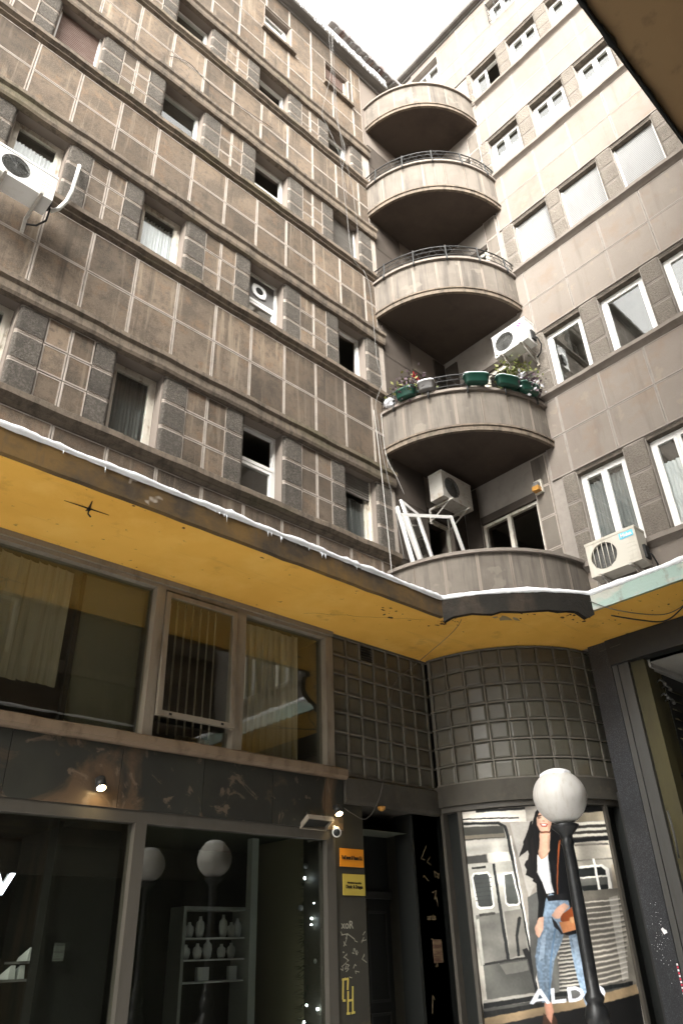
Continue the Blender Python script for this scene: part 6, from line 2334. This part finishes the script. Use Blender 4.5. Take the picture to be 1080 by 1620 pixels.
cable([(7.08, 6.62, 12.8), (7.21, 6.6, 12.4), (7.25, 6.6, 11.3), (7.27, 6.6, 10.6), (7.37, 6.6, 10.2), (7.27, 6.58, 9.9), (7.13, 6.58, 9.5), (7.18, 6.6, 9.2), (7.25, 6.6, 8.5), (7.43, 6.6, 7.6), (7.50, 6.55, 6.7)], 0.0045, M_CABLEW, 'pale cable snaking beside the planted balcony down to the lowest one')
cable([(7.30, 6.62, 9.4), (7.34, 6.62, 8.6), (7.55, 6.6, 8.2), (7.75, 6.65, 8.0)], 0.006, M_CABLE, 'thin grey cable curling under the planted balcony')
cable([(7.12, 6.62, 9.4), (7.16, 6.6, 8.6), (7.22, 6.6, 7.4), (7.26, 6.6, 6.4)], 0.007, M_CABLE, 'thin grey cable hanging straight beside the row of lower windows')
cable([(7.23, 5.38, 5.56), (7.21, 5.46, 5.20), (7.20, 6.2, 4.9), (7.17, 6.6, 4.72), (7.12, 6.7, 4.3), (7.03, 6.7, 3.8), (6.84, 6.68, 3.25), (6.62, 6.7, 2.98), (6.40, 6.72, 3.02), (6.30, 6.75, 3.08)], 0.004, M_CABLED, 'thin cable running down over the dark coffered wall to the entrance')
cable([(8.08, 6.62, 5.22), (8.10, 6.55, 5.02), (8.35, 5.9, 5.02), (8.9, 5.27, 5.05), (9.35, 5.02, 5.12), (9.46, 4.9, 5.15), (9.36, 4.4, 5.13)], 0.004, M_CABLED, 'thin cable slung across the top of the coffered drum')
cable([(8.33, 4.18, 5.40), (8.37, 3.9, 5.20), (8.75, 3.62, 5.14), (8.92, 3.42, 5.16), (8.75, 3.05, 5.20), (8.37, 2.7, 5.24)], 0.006, M_CABLED, 'grey cable looping under the right canopy corner')
cable([(8.55, 4.05, 5.22), (8.80, 3.80, 5.14), (9.05, 3.62, 5.13), (8.95, 3.35, 5.16), (8.60, 2.95, 5.22), (8.37, 2.75, 5.3)], 0.010, M_CABLEB, 'black cable loop hanging lower under the right canopy')
cable([(2.72, 6.755, 14.94), (3.09, 6.755, 15.18), (3.5, 6.755, 15.04), (4.05, 6.755, 15.08), (4.95, 6.755, 15.24)], 0.005, M_CABLEB, 'thin dark wire wandering over tiles below the fourth window row')

# hook on the soffit with flat dark arms, laid as a starburst
root = empty('ceiling_hook', (2.33, 5.88, 5.257))
tag(root, 'dark hook with soot arms on the ochre soffit at left', 'hook')
mb = MB()
mb.tube([(0, 0, 0), (0, 0, -0.06), (0.015, -0.03, -0.10)], 0.008, 6)
mb.sphere((0, 0, -0.012), 0.02, 6)
lpart('hook', mb, M_BLACK, root)
mb = MB()
for an, L_ in ((0.2, 0.20), (3.35, 0.24), (4.7, 0.15), (1.9, 0.06)):
    c, s_ = math.cos(an - 0.25), math.sin(an - 0.25)
    mb.add([(-s_ * 0.014, c * 0.014, -0.003), (s_ * 0.014, -c * 0.014, -0.003), (c * L_ + s_ * 0.004, s_ * L_ - c * 0.004, -0.003), (c * L_ - s_ * 0.004, s_ * L_ + c * 0.004, -0.003)], [(0, 1, 2, 3)])
lpart('arm_mark', mb, mat('soot', (0.06, 0.04, 0.02), 0.95, 0.1), root, fix=False)

# ------------------------------------------------------------------ icicles and snow on the roof edge
R = random.Random(77)
mb = MB()
x = 4.4
while x < 8.3:
    L_ = abs(R.gauss(0.05, 0.05)) + 0.015
    mb.tube([(x, 6.545, LEFT_ROOF + 0.13), (x, 6.545, LEFT_ROOF + 0.10 - L_)], [0.014, 0.002], 5)
    x += R.uniform(0.02, 0.07)
tag(obj('icicles', mb, M_ICE), 'row of small icicles fringing the left roof gutter', 'icicles', kind='stuff')
mb = snow_strip([(4.0 + 0.07 * i, 6.56) for i in range(62)], LEFT_ROOF + 0.15, 12, 0.05)
tag(obj('snow', mb, M_SNOW), 'snow rim on the left roof gutter', 'snow', kind='stuff')
mb = MB()
for k in range(22):
    x = R.choice((1.9, 3.6, 4.2, 4.9, 5.5)) + R.gauss(0, 0.10)
    mb.tube([(x, 5.475, ZC + 0.03), (x, 5.470, ZC + 0.01 - abs(R.gauss(0.01, 0.03)))], [0.007, 0.001], 4)
tag(obj('icicles', mb, M_ICE), 'few short icicles on the left canopy edge', 'icicles', kind='stuff')
mb = snow_strip([pol(186 + i, 2.10, 0)[:2] for i in range(0, 80)], 6.515, 4, 0.012)
tag(obj('snow', mb, M_SNOW), 'thin snow on the lowest balcony coping', 'snow', kind='stuff')
mb = snow_strip([pol(183 + i, 1.84, 0)[:2] for i in range(0, 85)], 19.01, 6, 0.02)
tag(obj('snow', mb, M_SNOW), 'thin snow on the topmost balcony coping', 'snow', kind='stuff')
